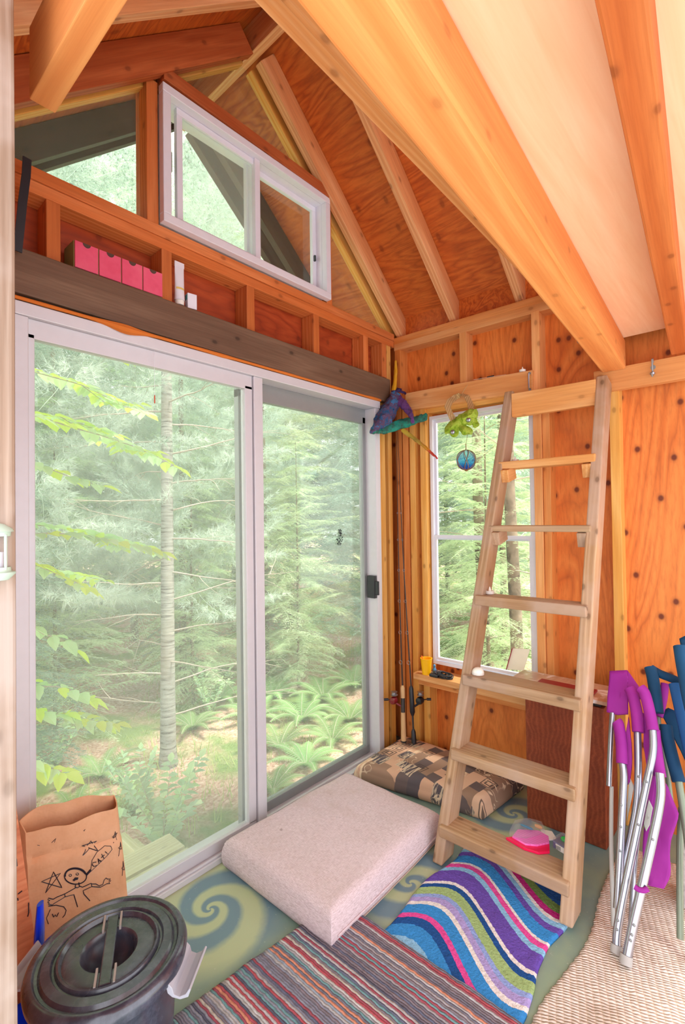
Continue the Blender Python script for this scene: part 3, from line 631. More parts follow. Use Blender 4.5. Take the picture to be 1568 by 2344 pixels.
tag(MB().lathe([(0, 0), (.011, 0), (.012, .022), (.006, .032), (.008, .045), (.003, .052), (0, .053)], (-.012, -.262, .4885), 14).build('trinket', plain('blue_bits', (70,130,180), .25), smooth=True), 'tiny blue glass trinket between the yellow cup and the cable coil', 'trinket')
tag(MB().obox((-.01, -.455, .513), Vector((.006,0,0)), Vector((0,.006,0)), Vector((0,.004,.02))).build('wooden_peg', M['rung_new'], bevel=.001), 'small upright wooden peg on the window sill left of the ladder', 'peg')
tag(MB().lathe([(0,-.03), (.014,-.026), (.019,0), (.014,.026), (0,.03)], (-.03, -.69, .5075), 16, 'y').build('worn_wooden_ball', M['cab'], smooth=True), 'rounded dark wooden knob on the sill beside the ladder rail', 'knob')
# ------------------------------------------------------------------ fishing rods
M['cork'] = plain('cork', (206,166,120), .9); M['blank'] = plain('rod_blank', (58,52,50), .3); M['maroon'] = plain('maroon_reel', (120,24,34), .25)
def rod(name, base, tip, mats, label, side):
    base = Vector(base); tip = Vector(tip); d = (tip-base); L = d.length; u = d.normalized()
    t = thing(name, base, label, 'fishing rod', None)
    P = lambda s: base+u*s
    if mats == 'cork':
        MB().tube([P(0), P(.008)], .016, 14).build('butt_cap', M['black'], t)
        MB().tube([P(.008), P(.02), P(.14), P(.165)], [.0145,.015,.0125,.012], 14).build('handle', M['cork'], t, smooth=True)
        MB().tube([P(.165), P(.245)], .0125, 14).build('reel_seat', M['blank'], t, smooth=True)
        MB().tube([P(.245), P(.30), P(.315)], [.0125,.012,.007], 14).build('fore_grip', M['cork'], t, smooth=True)
    else:
        MB().tube([P(0), P(.06), P(.075)], [.015,.013,.007], 14).build('butt_cap', M['black'], t, smooth=True)
        MB().tube([P(.075), P(.15)], .0055, 10).build('rear_blank', M['blank'], t, smooth=True)
        MB().tube([P(.15), P(.17), P(.22), P(.30), P(.315)], [.008,.015,.014,.013,.007], 14).build('handle', M['black'], t, smooth=True)
    mb = MB(); n = 14; bend = u.orthogonal().normalized()
    mb.tube([P(.31+(L-.31)*i/n)+Vector((-.012*math.sin(PI*i/n), 0, 0)) for i in range(n+1)], [.0045-.0032*i/n for i in range(n+1)], 8); mb.build('blank', M['blank'], t, smooth=True)
    for k, s in enumerate((.45, .62, .80, .98, 1.16, 1.32)):
        if s < L-.3:
            c = P(.31+(L-.31)*((s-.31)/(L-.31)))+Vector((-.02, -.004, 0)); r = .011-.0013*k
            mb = MB(); mb.tube([c+Vector((0, r*math.cos(a), r*math.sin(a))) for a in [i*PI/6 for i in range(13)]], .0011, 5, cap=False)
            mb.build('line_guide', M['alu_grey'], t)
    # spinning reel on the side
    c = P(.235)+side*.05; rl = MB(); rl.tube([P(.20)+side*.012, c+Vector((0,0,-.012))], .006, 8)
    rl.lathe([(0,-.026), (.018,-.024), (.022,-.008), (.020,.006), (0,.006)], c, 20, 'x'); r0 = rl.build('reel_body', M['maroon'] if mats == 'cork' else M['black'], t, smooth=True)
    MB().lathe([(.019,.006), (.020,.010), (.014,.012), (.014,.024), (.019,.026), (.0,.028)], c+Vector((0,0,.022)), 20, 'z').build('spool', M['chrome'], r0, smooth=True)
    h = MB(); h.tube([c, c+side*.028+Vector((0,0,.004)), c+side*.040+Vector((0,0,.006))], .003, 6); h.tube([c+side*.036+Vector((0,0,.006)), c+side*.060+Vector((0,0,.006))], .0075, 10); h.build('crank', M['black'], r0, smooth=True)
rod('fishing_rod', (-.165, -.145, .109), (-.02, -.028, 2.02), 'cork', 'fishing rod with cork handle and maroon reel in the corner', Vector((-.74, .67, 0)))
rod('fishing_rod', (-.135, -.195, .109), (-.03, -.04, 1.98), 'black', 'fishing rod with black foam handle and black reel in the corner', Vector((.6, -.74, 0)).normalized())
# ------------------------------------------------------------------ driftwood dragon mask in the corner
def blotch(name, cols, sc=16):
    t = NT(name); n = t.noise(t.co(), sc, 4, .7); k = len(cols)
    c = t.ramp(n.outputs['Fac'], [(.3+.4*i/(k-1), srgb(*q)) for i, q in enumerate(cols)]); t.bump(n.outputs['Fac'], .5, .01); return t.fin(c, .8, 0, .2)
dm = thing('animal_mask', (-.10, -.10, 1.95), 'shaggy painted blue and teal animal head mask hung in the corner', 'mask')
def spine(pts, rad, mat, nm, par, flat=.8, rough=.012, n=14, seed=0):
    mb = MB(); P = [Vector(p) for p in pts]; N = 22; PP = []; RR = []
    for i in range(N+1):
        f = i/N*(len(P)-1); k = min(int(f), len(P)-2); g = f-k; PP.append(P[k].lerp(P[k+1], g)); RR.append(rad[k]*(1-g)+rad[k+1]*g)
    mb.tube(PP, RR, n, flat=flat); mb.v = [tuple(Vector(v)+noise.noise_vector(Vector(v)*45+Vector((seed,0,0)))*rough) for v in mb.v]
    return mb.build(nm, mat, par, smooth=True)
def q(px, py, x=-.10):
    p = at(px, py, 0, x); return p if p.y < -.062 else at(px, py, 1, -.062)
spine([q(905,905,-.06), q(893,935,-.08), q(876,962,-.11), q(858,982,-.15), q(850,986,-.16)], [.040,.062,.054,.026,.008], blotch('blue_fur', [(44,40,62),(40,84,128),(96,62,84),(54,120,170),(60,50,56)]), 'snout', dm, .8, .016, 14, 1)
spine([q(852,988,-.15), q(875,984,-.14), q(915,972,-.12), q(950,962,-.10), q(972,956,-.09), q(976,948,-.09)], [.016,.028,.036,.024,.026,.008], blotch('teal_fur', [(30,80,80),(40,140,120),(60,90,80),(30,120,110)]), 'jaw', dm, .6, .010, 12, 4)
spine([q(884,948,-.16), q(876,962,-.17), q(864,974,-.17)], [.010,.016,.006], plain('pink_patch', (216,168,150), .7), 'cheek', dm, .4, .003, 10, 6)
spine([q(905,910,-.08), q(922,925,-.11), q(938,945,-.13), q(946,968,-.15)], [.034,.026,.018,.008], blotch('purple_fur', [(70,40,90),(110,70,130),(60,44,70)]), 'ear', dm, .6, .008, 12, 8)
spine([q(898,900,-.05), q(915,893,-.07), q(928,900,-.08)], [.014,.018,.006], blotch('dark_tuft', [(40,30,50),(80,60,110)]), 'tuft', dm, .6, .012, 10, 3)
M['horn'] = (lambda t: t.fin(t.ramp(t.nd('SeparateXYZ', {0: t.co()}).outputs[2], [(0, srgb(180,60,50))]), .5))(NT('horn_paint'))
def horn_mat(zlo, zhi):
    t = NT('painted_horn'); z = t.math('DIVIDE', t.math('SUBTRACT', t.nd('SeparateXYZ', {0: t.co()}).outputs[2], zlo), zhi-zlo)
    return t.fin(t.ramp(z, [(0, srgb(186,52,52)), (.22, srgb(196,70,50)), (.3, srgb(206,140,30)), (.65, srgb(160,140,60)), (1, srgb(214,180,60))]), .5)
hA, hB = q(922,985,-.12), q(1001,1049,-.20)
spine([hA, q(950,1005,-.14), q(972,1022,-.17), hB], [.013,.011,.010,.004], horn_mat(hB.z, hA.z), 'horn', dm, .9, .004, 10, 2)
spine([q(900,905,-.05), q(905,868,-.04), q(906,846,-.03), q(906,826,-.03)], [.018,.013,.012,.008], (lambda t: t.fin(srgb(206,150,24), .5))(NT('ochre_paint')), 'horn', dm, .9, .003, 10, 2)
# ------------------------------------------------------------------ green mask on a cardboard band, glass float below
gm = thing('frog_mask', (-.10, -.50, 1.90), 'bumpy lime green papier-mache mask on a corrugated cardboard band, hanging before the window', 'mask')
M['lime'] = blotch('lime_paint', [(96,124,30),(142,176,44),(176,198,76),(120,150,40)], 30); M['card'] = (lambda t: t.fin(t.mix(srgb(196,158,106), srgb(150,114,70), t.math('FRACT', t.math('MULTIPLY', t.nd('SeparateXYZ', {0: t.co()}).outputs[1], 130))), .8))(NT('corrugated_card'))
XM = -.12
spine([q(1022,985,XM), q(1040,975,XM), q(1062,960,XM), q(1080,950,XM), q(1090,945,XM)], [.026,.044,.046,.044,.026], M['lime'], 'face', gm, .7, .010, 16, 1)
for px, py, r in ((1076,962,.028), (1040,990,.026)):
    c = q(px, py, XM-.014); MB().lathe([(r*math.sin(a), -r*.7*math.cos(a)) for a in [i*PI/10 for i in range(11)]], c, 18, 'x').build('eye_bulge', M['lime'], gm, smooth=True)
    c2 = c+Vector((-.019, 0, 0)); MB().lathe([(r*.5*math.sin(a), -r*.3*math.cos(a)) for a in [i*PI/8 for i in range(9)]], c2, 14, 'x').build('eye', M['chrome'], gm, smooth=True)
spine([q(1056,976,XM-.02), q(1066,986,XM-.03), q(1080,990,XM-.03)], [.018,.026,.014], M['lime'], 'snout', gm, .9, .006, 12, 5)
spine([q(1085,965,XM), q(1092,975,XM)], [.02,.018], M['lime'], 'cheek', gm, .9, .006, 12, 5)
def strip(pts, w, mat, nm, par, wd=(0,0,1), th=.0025):
    mb = MB(); wd = Vector(wd); P = [Vector(p) for p in pts]; vs = []
    for i, p in enumerate(P):
        t = (P[min(i+1,len(P)-1)]-P[max(i-1,0)]).normalized(); w_ = (wd-t*wd.dot(t)).normalized(); nn = t.cross(w_).normalized()
        for a, b in ((-1,-1),(1,-1),(1,1),(-1,1)): vs.append(p+w_*w/2*a+nn*th/2*b)
    N = len(P); mb.add(vs, [(i*4+k, i*4+(k+1)%4, (i+1)*4+(k+1)%4, (i+1)*4+k) for i in range(N-1) for k in range(4)]+[(3,2,1,0), tuple((N-1)*4+k for k in range(4))])
    return mb.build(nm, mat, par)
bp = [q(1040,966,-.12), q(1032,950,-.15), q(1024,932,-.15), q(1030,918,-.12), q(1042,910,-.08), q(1055,903,-.06), q(1068,907,-.05), q(1076,922,-.05), q(1080,945,-.08)]
sm = []
for i in range(len(bp)-1):
    for k in range(4): sm.append(bp[i].lerp(bp[i+1], k/4))
strip(sm+[bp[-1]], .034, M['card'], 'head_band', gm, (1, -.6, .2))
fl_ = thing('glass_float', (-.105, -.532, 1.695), 'blue glass fishing float in a brown knotted net, hanging under the green mask', 'ornament')
fc = at(1067, 1053, 0, -.09); R0 = .052; fl_.location = fc
tb_ = NT('blue_glass'); tb_.n.remove(tb_.b)
lw = tb_.nd('LayerWeight', {0: .35}); sz = tb_.nd('SeparateXYZ', {0: tb_.co()})
gcol = tb_.ramp(tb_.math('MULTIPLY_ADD', tb_.math('SUBTRACT', sz.outputs[2], fc.z), 9.0, .5), [(.05, srgb(40,90,220)), (.35, srgb(120,195,245)), (.8, srgb(205,236,250))])
tr = tb_.nd('BsdfTransparent', {0: gcol}); df = tb_.nd('BsdfPrincipled', {'Base Color': gcol, 'Roughness': .05})
tb_.l(tb_.nd('MixShader', {0: tb_.math('MULTIPLY_ADD', lw.outputs['Facing'], 0.5, .10), 1: tr.outputs[0], 2: df.outputs[0]}).outputs[0], tb_.out.inputs[0])
MB().lathe([(R0*math.sin(a), -R0*math.cos(a)) for a in [i*PI/20 for i in range(21)]], fc, 32).build('globe', tb_.m, fl_, smooth='all')
net = MB()
for k in range(6):
    for s in (-1, 1):
        net.tube([fc+Vector(((R0+.002)*math.sin(a)*math.cos(k*PI/3+s*a*.35), (R0+.002)*math.sin(a)*math.sin(k*PI/3+s*a*.35), -(R0+.002)*math.cos(a))) for a in [.15+i*(PI-.3)/14 for i in range(15)]], .0018, 5)
top = fc+Vector((0,0,R0)); net.tube([top, top+Vector((.0,.0,.035))], .0025, 6); net.tube([top+Vector((0,0,.03)), Vector(gm.location)+Vector((0,-.05,-.03))], .0012, 5); net.lathe([(0,-.008),(.009,-.004),(.009,.004),(0,.008)], fc-Vector((0,0,R0+.002)), 10)
net.build('net', plain('net_cord', (150,110,70), .8), fl_, smooth=True)
# string that holds mask to the header
sx_ = MB().tube([Vector((-.034, -.515, 2.12)), q(1056, 903, -.06)], .0012, 5).build('hanging_cord', plain('cord', (190,160,110), .8), gm)
# ------------------------------------------------------------------ hooks
def hook(name, y, z, label, x=-.042, s=1.0):
    t = thing(name, (x, y, z), label, 'hook')
    MB().lathe([(0,0), (.010*s,0), (.010*s,.004), (0,.005)], (x, y, z), 14, 'x').build('plate', M['alu_grey'], t, smooth=True)
    pts = [Vector((x-.003, y, z+.02*s)), Vector((x-.010, y, z+.035*s)), Vector((x-.018, y, z+.03*s)), Vector((x-.016, y, z)), Vector((x-.010, y, z-.025*s)), Vector((x-.022, y, z-.042*s)), Vector((x-.034, y, z-.03*s))]
    MB().tube(pts, .0035*s, 8).build('prong', M['alu_grey'], t, smooth=True)
    MB().lathe([(0,-.010*s), (.009*s,-.005*s), (.010*s,.003*s), (0,.010*s)], (x-.018, y, z-.03*s), 12).build('knob', M['chrome'], t, smooth=True)
hook('coat_hook', -1.385, 2.025, 'metal coat hook screwed to the pale ledger board at right', -.041, 1.0)
t = thing('bar_handle', (-.03, -.853, 2.07), 'small bright wire handle screwed to the end of the window header', 'handle')
MB().tube([(-.031,-.853,2.11), (-.045,-.853,2.108), (-.047,-.853,2.07), (-.045,-.853,2.035), (-.031,-.853,2.032)], .0035, 8).build('grip', M['chrome'], t, smooth=True)
MB().lathe([(0,0),(-.0,0),(.007,0),(.006,.003),(0,.003)], (-.033,-.853,2.112), 12, 'x').build('screw', M['alu_grey'], t); MB().lathe([(0,0),(.007,0),(.006,.003),(0,.003)], (-.033,-.853,2.03), 12, 'x').build('screw', M['alu_grey'], t)
# ------------------------------------------------------------------ things on the lintel beam
M['pinkcard'] = blotch('pink_painted_card', [(214,74,104),(226,92,122),(232,110,132)], 5)
db = thing('drawer_box', (-1.69, .025, 2.252), 'pink painted cardboard box of four little drawers on the dark beam', 'box')
BX0, BX1, BZ0, BZ1 = -1.868, -1.55, 2.2515, 2.348
MB().box(BX0, BX1, -.012, .075, BZ0, BZ1).build('case', plain('olive_card', (150,150,90), .8), db, bevel=.002)
wd_ = (BX1-BX0)/4
for k in range(4):
    dr = MB().box(BX0+wd_*k+.002, BX0+wd_*(k+1)-.002, -.019, -.0125, BZ0+.003, BZ1-.003).build('drawer', M['pinkcard'], db, bevel=.001)
    c = BX0+wd_*(k+.5); MB().tube([(c, -.0195, BZ1-.004-.0)]+[(c, -.0200, BZ1-.0041)], .001, 4)
    m2 = MB(); vs = [(c+.013*math.cos(a), y, BZ1-.0035+.013*math.sin(a)) for y in (-.0205, -.0185) for a in [PI+i*PI/10 for i in range(11)]]; m2.add(vs, [tuple(range(11)), tuple(range(21,10,-1))]+[(i, i+1, 12+i, 11+i) for i in range(10)]); m2.build('finger_notch', plain('notch_dark', (84,60,50), .8), dr)
tu = thing('cream_tube', (-1.475, .0, 2.2515), 'tall white cream tube standing on the dark beam beside a stud', 'tube')
cx, cy = -1.472, -.005
MB().lathe([(0,0), (.017,0), (.018,.012), (.018,.018)], (cx, cy, 2.2515), 20).build('cap', M['white_pl'], tu, smooth=True)
mb = MB(); mb.grid(lambda u, v: Vector((cx+(.020-.004*u*0)*math.cos(v*2*PI)*(1-.0*u), cy+.019*math.sin(v*2*PI)*(1-u*.92), 2.2695+.14*u)), 8, 24); mb.build('body', M['vinyl'], tu, smooth=True)
MB().box(cx-.0205, cx+.0205, cy-.0025, cy+.0025, 2.405, 2.425).build('crimp', M['vinyl'], tu)
mb = MB()
mb.grid(lambda u, v: Vector((cx+.0204*math.cos(PI+.5+v*1.9), cy-.0004+.0194*math.sin(PI+.5+v*1.9)*(1-(.3+u*.06)*.92), 2.3115+.0084*u)), 2, 10); mb.build('gold_band', plain('gold_band', (220,196,110), .3), tu)
bc = thing('carton', (-1.42, .0, 2.2515), 'small white and teal carton next to the cream tube on the dark beam', 'box')
MB().obox((-1.418, .0, 2.283), Vector((.019, -.003, 0)), Vector((.002, .014, 0)), Vector((0, 0, .0305))).build('box', M['vinyl'], bc, bevel=.001)
MB().obox((-1.4375, .003, 2.298), Vector((.0006,0,0)), Vector((.0015,.010,0)), Vector((0,0,.010))).build('label', plain('teal_print', (90,170,168), .5), bc)
# ------------------------------------------------------------------ lantern, sun catcher, sticker
ln = thing('lantern', at(-4, 1255, 1, -.86), 'pale green metal candle lantern with glass sides hanging at the left edge', 'lantern')
c = Vector(ln.location); k = .86
sx = 1123.1/((c-CAM).dot(fw)); r1 = 34/sx; M['mint'] = plain('pale_green_enamel', (186,206,188), .4)
zt = at(0,1197,1,-.86).z; zb = at(0,1330,1,-.86).z
H_ = zt-zb
MB().lathe([(0, zt-c.z), (r1*.35, zt-c.z-H_*.02), (r1*.8, zt-c.z-H_*.10), (r1*.9, zt-c.z-H_*.15), (r1*.72, zt-c.z-H_*.16), (r1*.70, zt-c.z-H_*.23)], c, 28).build('roof', M['mint'], ln, smooth=True)
MB().lathe([(r1*.72, zb-c.z+H_*.24), (r1*.74, zb-c.z+H_*.17), (r1*1.0, zb-c.z+H_*.15), (r1*.98, zb-c.z+H_*.12), (r1*.6, zb-c.z+H_*.02), (0, zb-c.z)], c, 28).build('base', M['mint'], ln, smooth=True)
MB().lathe([(r1*.62, zb-c.z+H_*.22), (r1*.62, zt-c.z-H_*.22)], c, 28).build('glass', M['clear'], ln, smooth=True)
for kk in range(4):
    a = kk*PI/2+.4; MB().tube([c+Vector((r1*.68*math.cos(a), r1*.68*math.sin(a), zb-c.z+H_*.2)), c+Vector((r1*.68*math.cos(a), r1*.68*math.sin(a), zt-c.z-H_*.2))], .0022, 6).build('bar', M['mint'], ln)
MB().lathe([(0, zb-c.z+H_*.2), (r1*.3, zb-c.z+H_*.2), (r1*.3, zb-c.z+H_*.5), (0, zb-c.z+H_*.5)], c, 16).build('candle', M['vinyl'], ln, smooth=True)
MB().tube([Vector((c.x, c.y, zt)), Vector((c.x, c.y, zt+.05)), Vector((c.x+.0, c.y+.0, zt+.06))], .0015, 6).build('hanger', M['alu_grey'], ln)
sc_ = thing('sun_catcher', (-1.593, -.03, 1.83), 'tiny red bead and crystal sun catcher hanging in the left door pane', 'ornament')
MB().tube([(-1.593,-.03,2.036), (-1.593,-.03,1.855)], .0006, 5).build('thread', M['vinyl'], sc_)
MB().lathe([(0,-.018), (.0022,-.015), (.0022,.012), (0,.016)], (-1.593,-.03,1.852), 8).build('bead', plain('red_bead', (206,70,30), .3), sc_)
MB().lathe([(0,-.016), (.006,0), (0,.012)], (-1.593,-.03,1.808), 6).build('crystal', M['clear'], sc_)
st = MB(); cst = at(776,1228,1,.058)
for k in range(70):
    a = random.random()*6.28; r = (random.random()**.5); h = (1-abs(r*math.sin(a)))*1; X_ = cst.x+r*.026*math.cos(a)*(.6 if math.sin(a) > 0 else 1)+(.006 if math.sin(a) > 0 else 0); Z_ = cst.z+r*.050*math.sin(a); s_ = .0022+.002*random.random()
    st.lathe([(0,0), (s_,0), (s_,.0012), (0,.0012)], (X_, .055-.0005, Z_), 6, 'y')
tag(st.build('window_decal', M['black']), 'small black dotted bird-shaped decal on the right door pane', 'decal')
# ------------------------------------------------------------------ paper bag with marker drawing
M['kraft'] = (lambda t: (t.bump(t.noise(t.co(), 9, 4, .6).outputs['Fac'], .35, .02), t.fin(t.ramp(t.noise(t.co(), 8, 4, .6).outputs['Fac'], [(.3, srgb(214,158,116)), (.7, srgb(230,180,142))]), .75, 0, .2))[1])(NT('kraft_paper'))
M['ink'] = (lambda t: t.fin(srgb(30,26,44), .5))(NT('marker_ink'))
YBG = -.17
bl, br_ = at(62,1893,1,YBG), at(262,1850,1,YBG); ZT = .50
bg_ = thing('paper_bag', (-1.91, -.11, 0), 'large brown kraft paper bag with black marker drawings behind the black bin', 'bag')
def bagx(s, z): # left and right edge of the bag by height
    f = z/.5; xl = -2.045-.012*f; xr = -1.738-.045*f; return xl+(xr-xl)*s
def bag_front(s, z, off=0):
    y = YBG - .012*math.sin(PI*s)*(1-.3*z/.5) + noise.noise(Vector((s*3, z*7, 2)))*.006 + .006*math.exp(-((z-(.405+.03*(1-s)-.04*s))/.008)**2) + (.008 if z > .405+.03*(1-s)-.04*s else 0)
    e = max(0, (s-.9)/.1); y += .05*e*e
    return Vector((bagx(s, z), y+off, z))
def bag_back(s, z):
    f = max(0, (z-.3)/.2); return Vector((bagx(s, z), -.07-.03*f+noise.noise(Vector((s*4, z*5, 9)))*.008, z))
def ztop(s, back): return (.512-.045*s+noise.noise(Vector((s*3.5, 4, 0)))*.014 + (.012+.03*math.sin(PI*s**.7)*(1 if s < .95 else .8) if back else 0))
mb = MB(); NS, NZ = 40, 46
ring = [(i/NS, 0) for i in range(NS+1)]+[((NS-i)/NS, 1) for i in range(NS+1)]
for side in (0, 1):
    vs = []
    for (s, bk_) in ring:
        for j in range(NZ+1):
            z = ztop(s, bk_)*j/NZ; p = bag_back(s, z) if bk_ else bag_front(s, z)
            if side: p = p+Vector(((.5-s)*.006, .0015 if not bk_ else -.0015, 0))
            vs.append(p)
    n = NZ+1; K = len(ring); mb.add(vs, [(i*n+j, ((i+1)%K)*n+j, ((i+1)%K)*n+j+1, i*n+j+1) for i in range(K) for j in range(NZ)])
o = len(ring); n = NZ+1; mb.f += [(i*n+NZ, ((i+1)%o)*n+NZ, o*n+((i+1)%o)*n+NZ, o*n+i*n+NZ) for i in range(o)]; mb.mi += [0]*o
mb.build('bag_body', M['kraft'], bg_, smooth=True)
INK = [None]
def new_ink(nm):
    if INK[0]: INK[0][1].build(INK[0][0], M['ink'], bg_)
    INK[0] = (nm, MB()) if nm else None
def stroke(pts, w=.0016, close=False):
    P = []
    for (cx_, cy_) in pts:
        px, py = cx_/4.752, 1700+cy_/4.752; p = at(px, py, 1, YBG)
        P.append((p.x, p.z))
    if close: P.append(P[0])
    Q = []
    for i in range(len(P)-1):
        L = math.hypot(P[i+1][0]-P[i][0], P[i+1][1]-P[i][1]); k = max(1, int(L/.006))
        for j in range(k): Q.append((P[i][0]+(P[i+1][0]-P[i][0])*j/k, P[i][1]+(P[i+1][1]-P[i][1])*j/k))
    Q.append(P[-1]); R = []
    for (x, z) in Q:
        xl, xr = bagx(0, z), bagx(1, z); s = min(1, max(0, (x-xl)/(xr-xl))); v = bag_front(s, z, -.0010); R.append(v)
    INK[0][1].tube(R, w*1.1, 4, flat=1)
def circ(cx_, cy_, rx, ry, n=16, a0=0, a1=2*PI): return [(cx_+rx*math.cos(a0+(a1-a0)*i/n), cy_+ry*math.sin(a0+(a1-a0)*i/n)) for i in range(n+1)]
new_ink('star_drawing')
stroke([(490,1625),(575,1395),(665,1565),(445,1505),(650,1410),(490,1625)], .0010)
new_ink('star_drawing')
stroke([(885,1210),(985,1065),(1050,1160),(890,1120),(1048,1068),(885,1210)], .0010)
new_ink('star_drawing')
stroke([(1232,1088),(1258,970),(1275,1060),(1225,1030),(1280,985),(1232,1088)], .0008)
new_ink('star_drawing')
stroke([(1285,1230),(1310,1080),(1325,1160),(1280,1140),(1318,1120)], .0008)
new_ink('star_drawing')
stroke([(1322,1440),(1340,1290),(1358,1390),(1315,1360),(1350,1340)], .0008)
new_ink('figure_drawing')
stroke(circ(810,1440,118,84,26), .0014); stroke(circ(810,1432,112,80,14,PI*.95,PI*1.9), .0026)
stroke(circ(755,1430,14,12,10), .0008); stroke(circ(830,1415,14,12,10), .0008)
stroke([(788,1485),(805,1462),(835,1462)], .003); stroke([(788,1485),(812,1470),(832,1466)], .0024)
stroke([(812,1520),(805,1555),(830,1562),(852,1550),(845,1505)], .0014)
stroke([(815,1560),(700,1625),(610,1665),(570,1690),(520,1680),(515,1700),(535,1705),(512,1725),(530,1735),(520,1748),(560,1752),(580,1735),(695,1660),(790,1635),(828,1765)], .0011)
stroke([(690,1628),(698,1662)], .001); stroke([(855,1545),(885,1555),(978,1512),(985,1548),(890,1592),(900,1630),(962,1700)], .0011)
stroke([(980,1520),(1030,1520),(1065,1540),(1105,1525),(1120,1480),(1140,1458),(1158,1470),(1190,1470),(1170,1490),(1195,1488),(1172,1505),(1185,1518),(1150,1520),(1080,1555),(985,1548)], .0011)
new_ink('speech_bubble_drawing')
stroke([(925,1420),(970,1365)], .0035); stroke([(970,1380),(985,1260),(1040,1170),(1130,1112),(1195,1115),(1210,1150),(1160,1210),(1060,1300),(935,1420)], .0008)
stroke([(1030,1280),(995,1285),(988,1310),(1005,1328),(1038,1318)], .0011); stroke([(1085,1280),(1048,1242),(1062,1300)], .0011); stroke([(1050,1275),(1085,1265)], .001); stroke([(1090,1195),(1118,1245)], .0011); stroke([(1085,1235),(1122,1205)], .0011)
stroke([(1130,1170),(1150,1188)], .0011); stroke([(1158,1194),(1161,1197)], .0015)
new_ink('fold_mark')
stroke([(560,1090),(606,1040),(592,1085)], .0007)
new_ink('fold_mark')
stroke([(905,955),(925,940),(912,962)], .0006)
new_ink('fold_mark')
stroke([(410,1120),(435,1125)], .0006)
new_ink('lower_drawing')
stroke([(520,1768),(600,1752),(680,1765),(705,1800),(690,1850),(665,1880)], .001); stroke([(560,1850),(575,1880),(590,1855),(605,1875),(625,1830)], .0012); stroke([(540,1800),(500,1900),(520,1960)], .0008)
new_ink(None)
# ------------------------------------------------------------------ plywood offcut at the left
pb = thing('plywood_offcut', (-2.17, -.26, 0), 'reddish plywood offcut with black marker scrawls leaning behind the bin', 'board')
def ofp(s, z): # leaning sheet
    return Vector((-2.30+(.19+.065*(1-z/.76))*s, -.22-.10*(1-z/.76), z))
mb = MB(); A = [ofp(0,.002), ofp(1,.002), ofp(1,.766), ofp(0,.775)]; dn = Vector((0, .012, .002)); mb.add(A+[p+dn for p in A], [(0,1,2,3),(7,6,5,4),(0,4,5,1),(1,5,6,2),(2,6,7,3),(3,7,4,0)]); mb.build('sheet', M['ply_panel'], pb)
def offs(pts, w=.0014):
    mb = MB()
    P = []
    for cx_, cy_ in pts:
        px, py = cx_/4.752, 1700+cy_/4.752; n = Vector((0, .766, -.10)).normalized(); k = n.dot(ofp(0, .0)); P.append(at_n(px, py, n, k)-n*.001)
    mb.tube(P, w, 4); mb.build('marker_scrawl', M['ink'], pb)
offs([(150,1120),(175,1150),(172,1180),(150,1200)]); offs([(178,1262),(184,1342),(165,1345)]); offs([(195,1645),(240,1610)]); offs([(310,1740),(312,1850),(300,1890)]); offs([(190,1690),(198,1715)])
# ------------------------------------------------------------------ black bin
BC = Vector((-2.005, -.585, 0)); RL = .172; ZL = .385
bn = thing('trash_bin', BC, 'round black plastic trash bin with a ridged lid and grey clip handles', 'trash bin')
M['binblack'] = (lambda t: (t.fin(t.mix(srgb(50,52,66), srgb(112,113,128), t.ramp(t.noise(t.co(), 20, 5, .7).outputs['Fac'], [(.45,(0,0,0)), (.75,(.5,.5,.5))])), t.ramp(t.noise(t.co(), 7, 3).outputs['Fac'], [(.3,(.18,.18,.18)), (.7,(.34,.34,.34))]), 0, .9)))(NT('dusty_black_plastic'))
MB().lathe([(0,.004), (.125,.004), (.128,.01), (.145,.25), (.152,.36), (.158,.365), (.158,.372), (.150,.372), (.143,.30), (.122,.012), (0,.012)], BC, 56).build('body', M['binblack'], bn, smooth=True)
prof = [(RL,-.022), (RL+.002,-.006), (RL-.002,.004), (RL-.010,.010), (RL-.018,.010), (RL-.022,.005), (RL-.028,.004), (RL-.034,.010), (RL-.052,.012), (RL-.056,.006), (RL-.060,.006), (RL-.064,.013), (RL-.068,.014), (RL-.074,.006), (RL-.080,.008), (.062,.009), (.058,.006), (.052,-.012), (.040,-.028), (.022,-.036), (0,-.038)]
MB().lathe(prof, BC+Vector((0,0,ZL)), 72).build('lid', M['binblack'], bn, smooth=True)
hd = Vector((-.48, -.88, 0)).normalized(); hx = Vector((-hd.y, hd.x, 0))
mb = MB(); Zc = BC+Vector((0,0,ZL+.007)); mb.obox(Zc+Vector((0,0,.001)), hd*.10, hx*.0125, Vector((0,0,.0045)))
g1 = mb.build('lid_grip', M['binblack'], bn, bevel=.003)
wge = plain('worn_grey_edge', (170,160,156), .5)
for s in (-1, 1):
    for e in (-1, 1): MB().obox(Zc+hx*.019*s+hd*.078*e+Vector((0,0,.004)), hd*.024, hx*.0022, Vector((0,0,.005))).build('grip_rib', wge, bn)
# clip handles
for s, sc in ((1, 1), (-1, .95)):
    e = Vector((.62, -.78, 0)).normalized()*s; f = Vector((-e.y, e.x, 0)); c0 = BC+e*(RL-.014)+Vector((0,0,ZL-.028))
    mb = MB(); pr = [(0.0,.006), (.006,.012), (.014,.004), (.018,-.010), (.030,-.014), (.044,-.008), (.052,.004), (.056,.002), (.050,-.014), (.032,-.020), (.014,-.016), (.004,-.008)]
    vs = [c0+e*a+Vector((0,0,b))+f*w for w in (-.055, .055) for a, b in pr]; n = len(pr)
    mb.add(vs, [tuple(range(n)), tuple(range(2*n-1, n-1, -1))]+[(i, (i+1)%n, n+(i+1)%n, n+i) for i in range(n)]); mb.build('clip_handle', plain('light_grey_plastic', (178,176,186), .4), bn, bevel=.001)
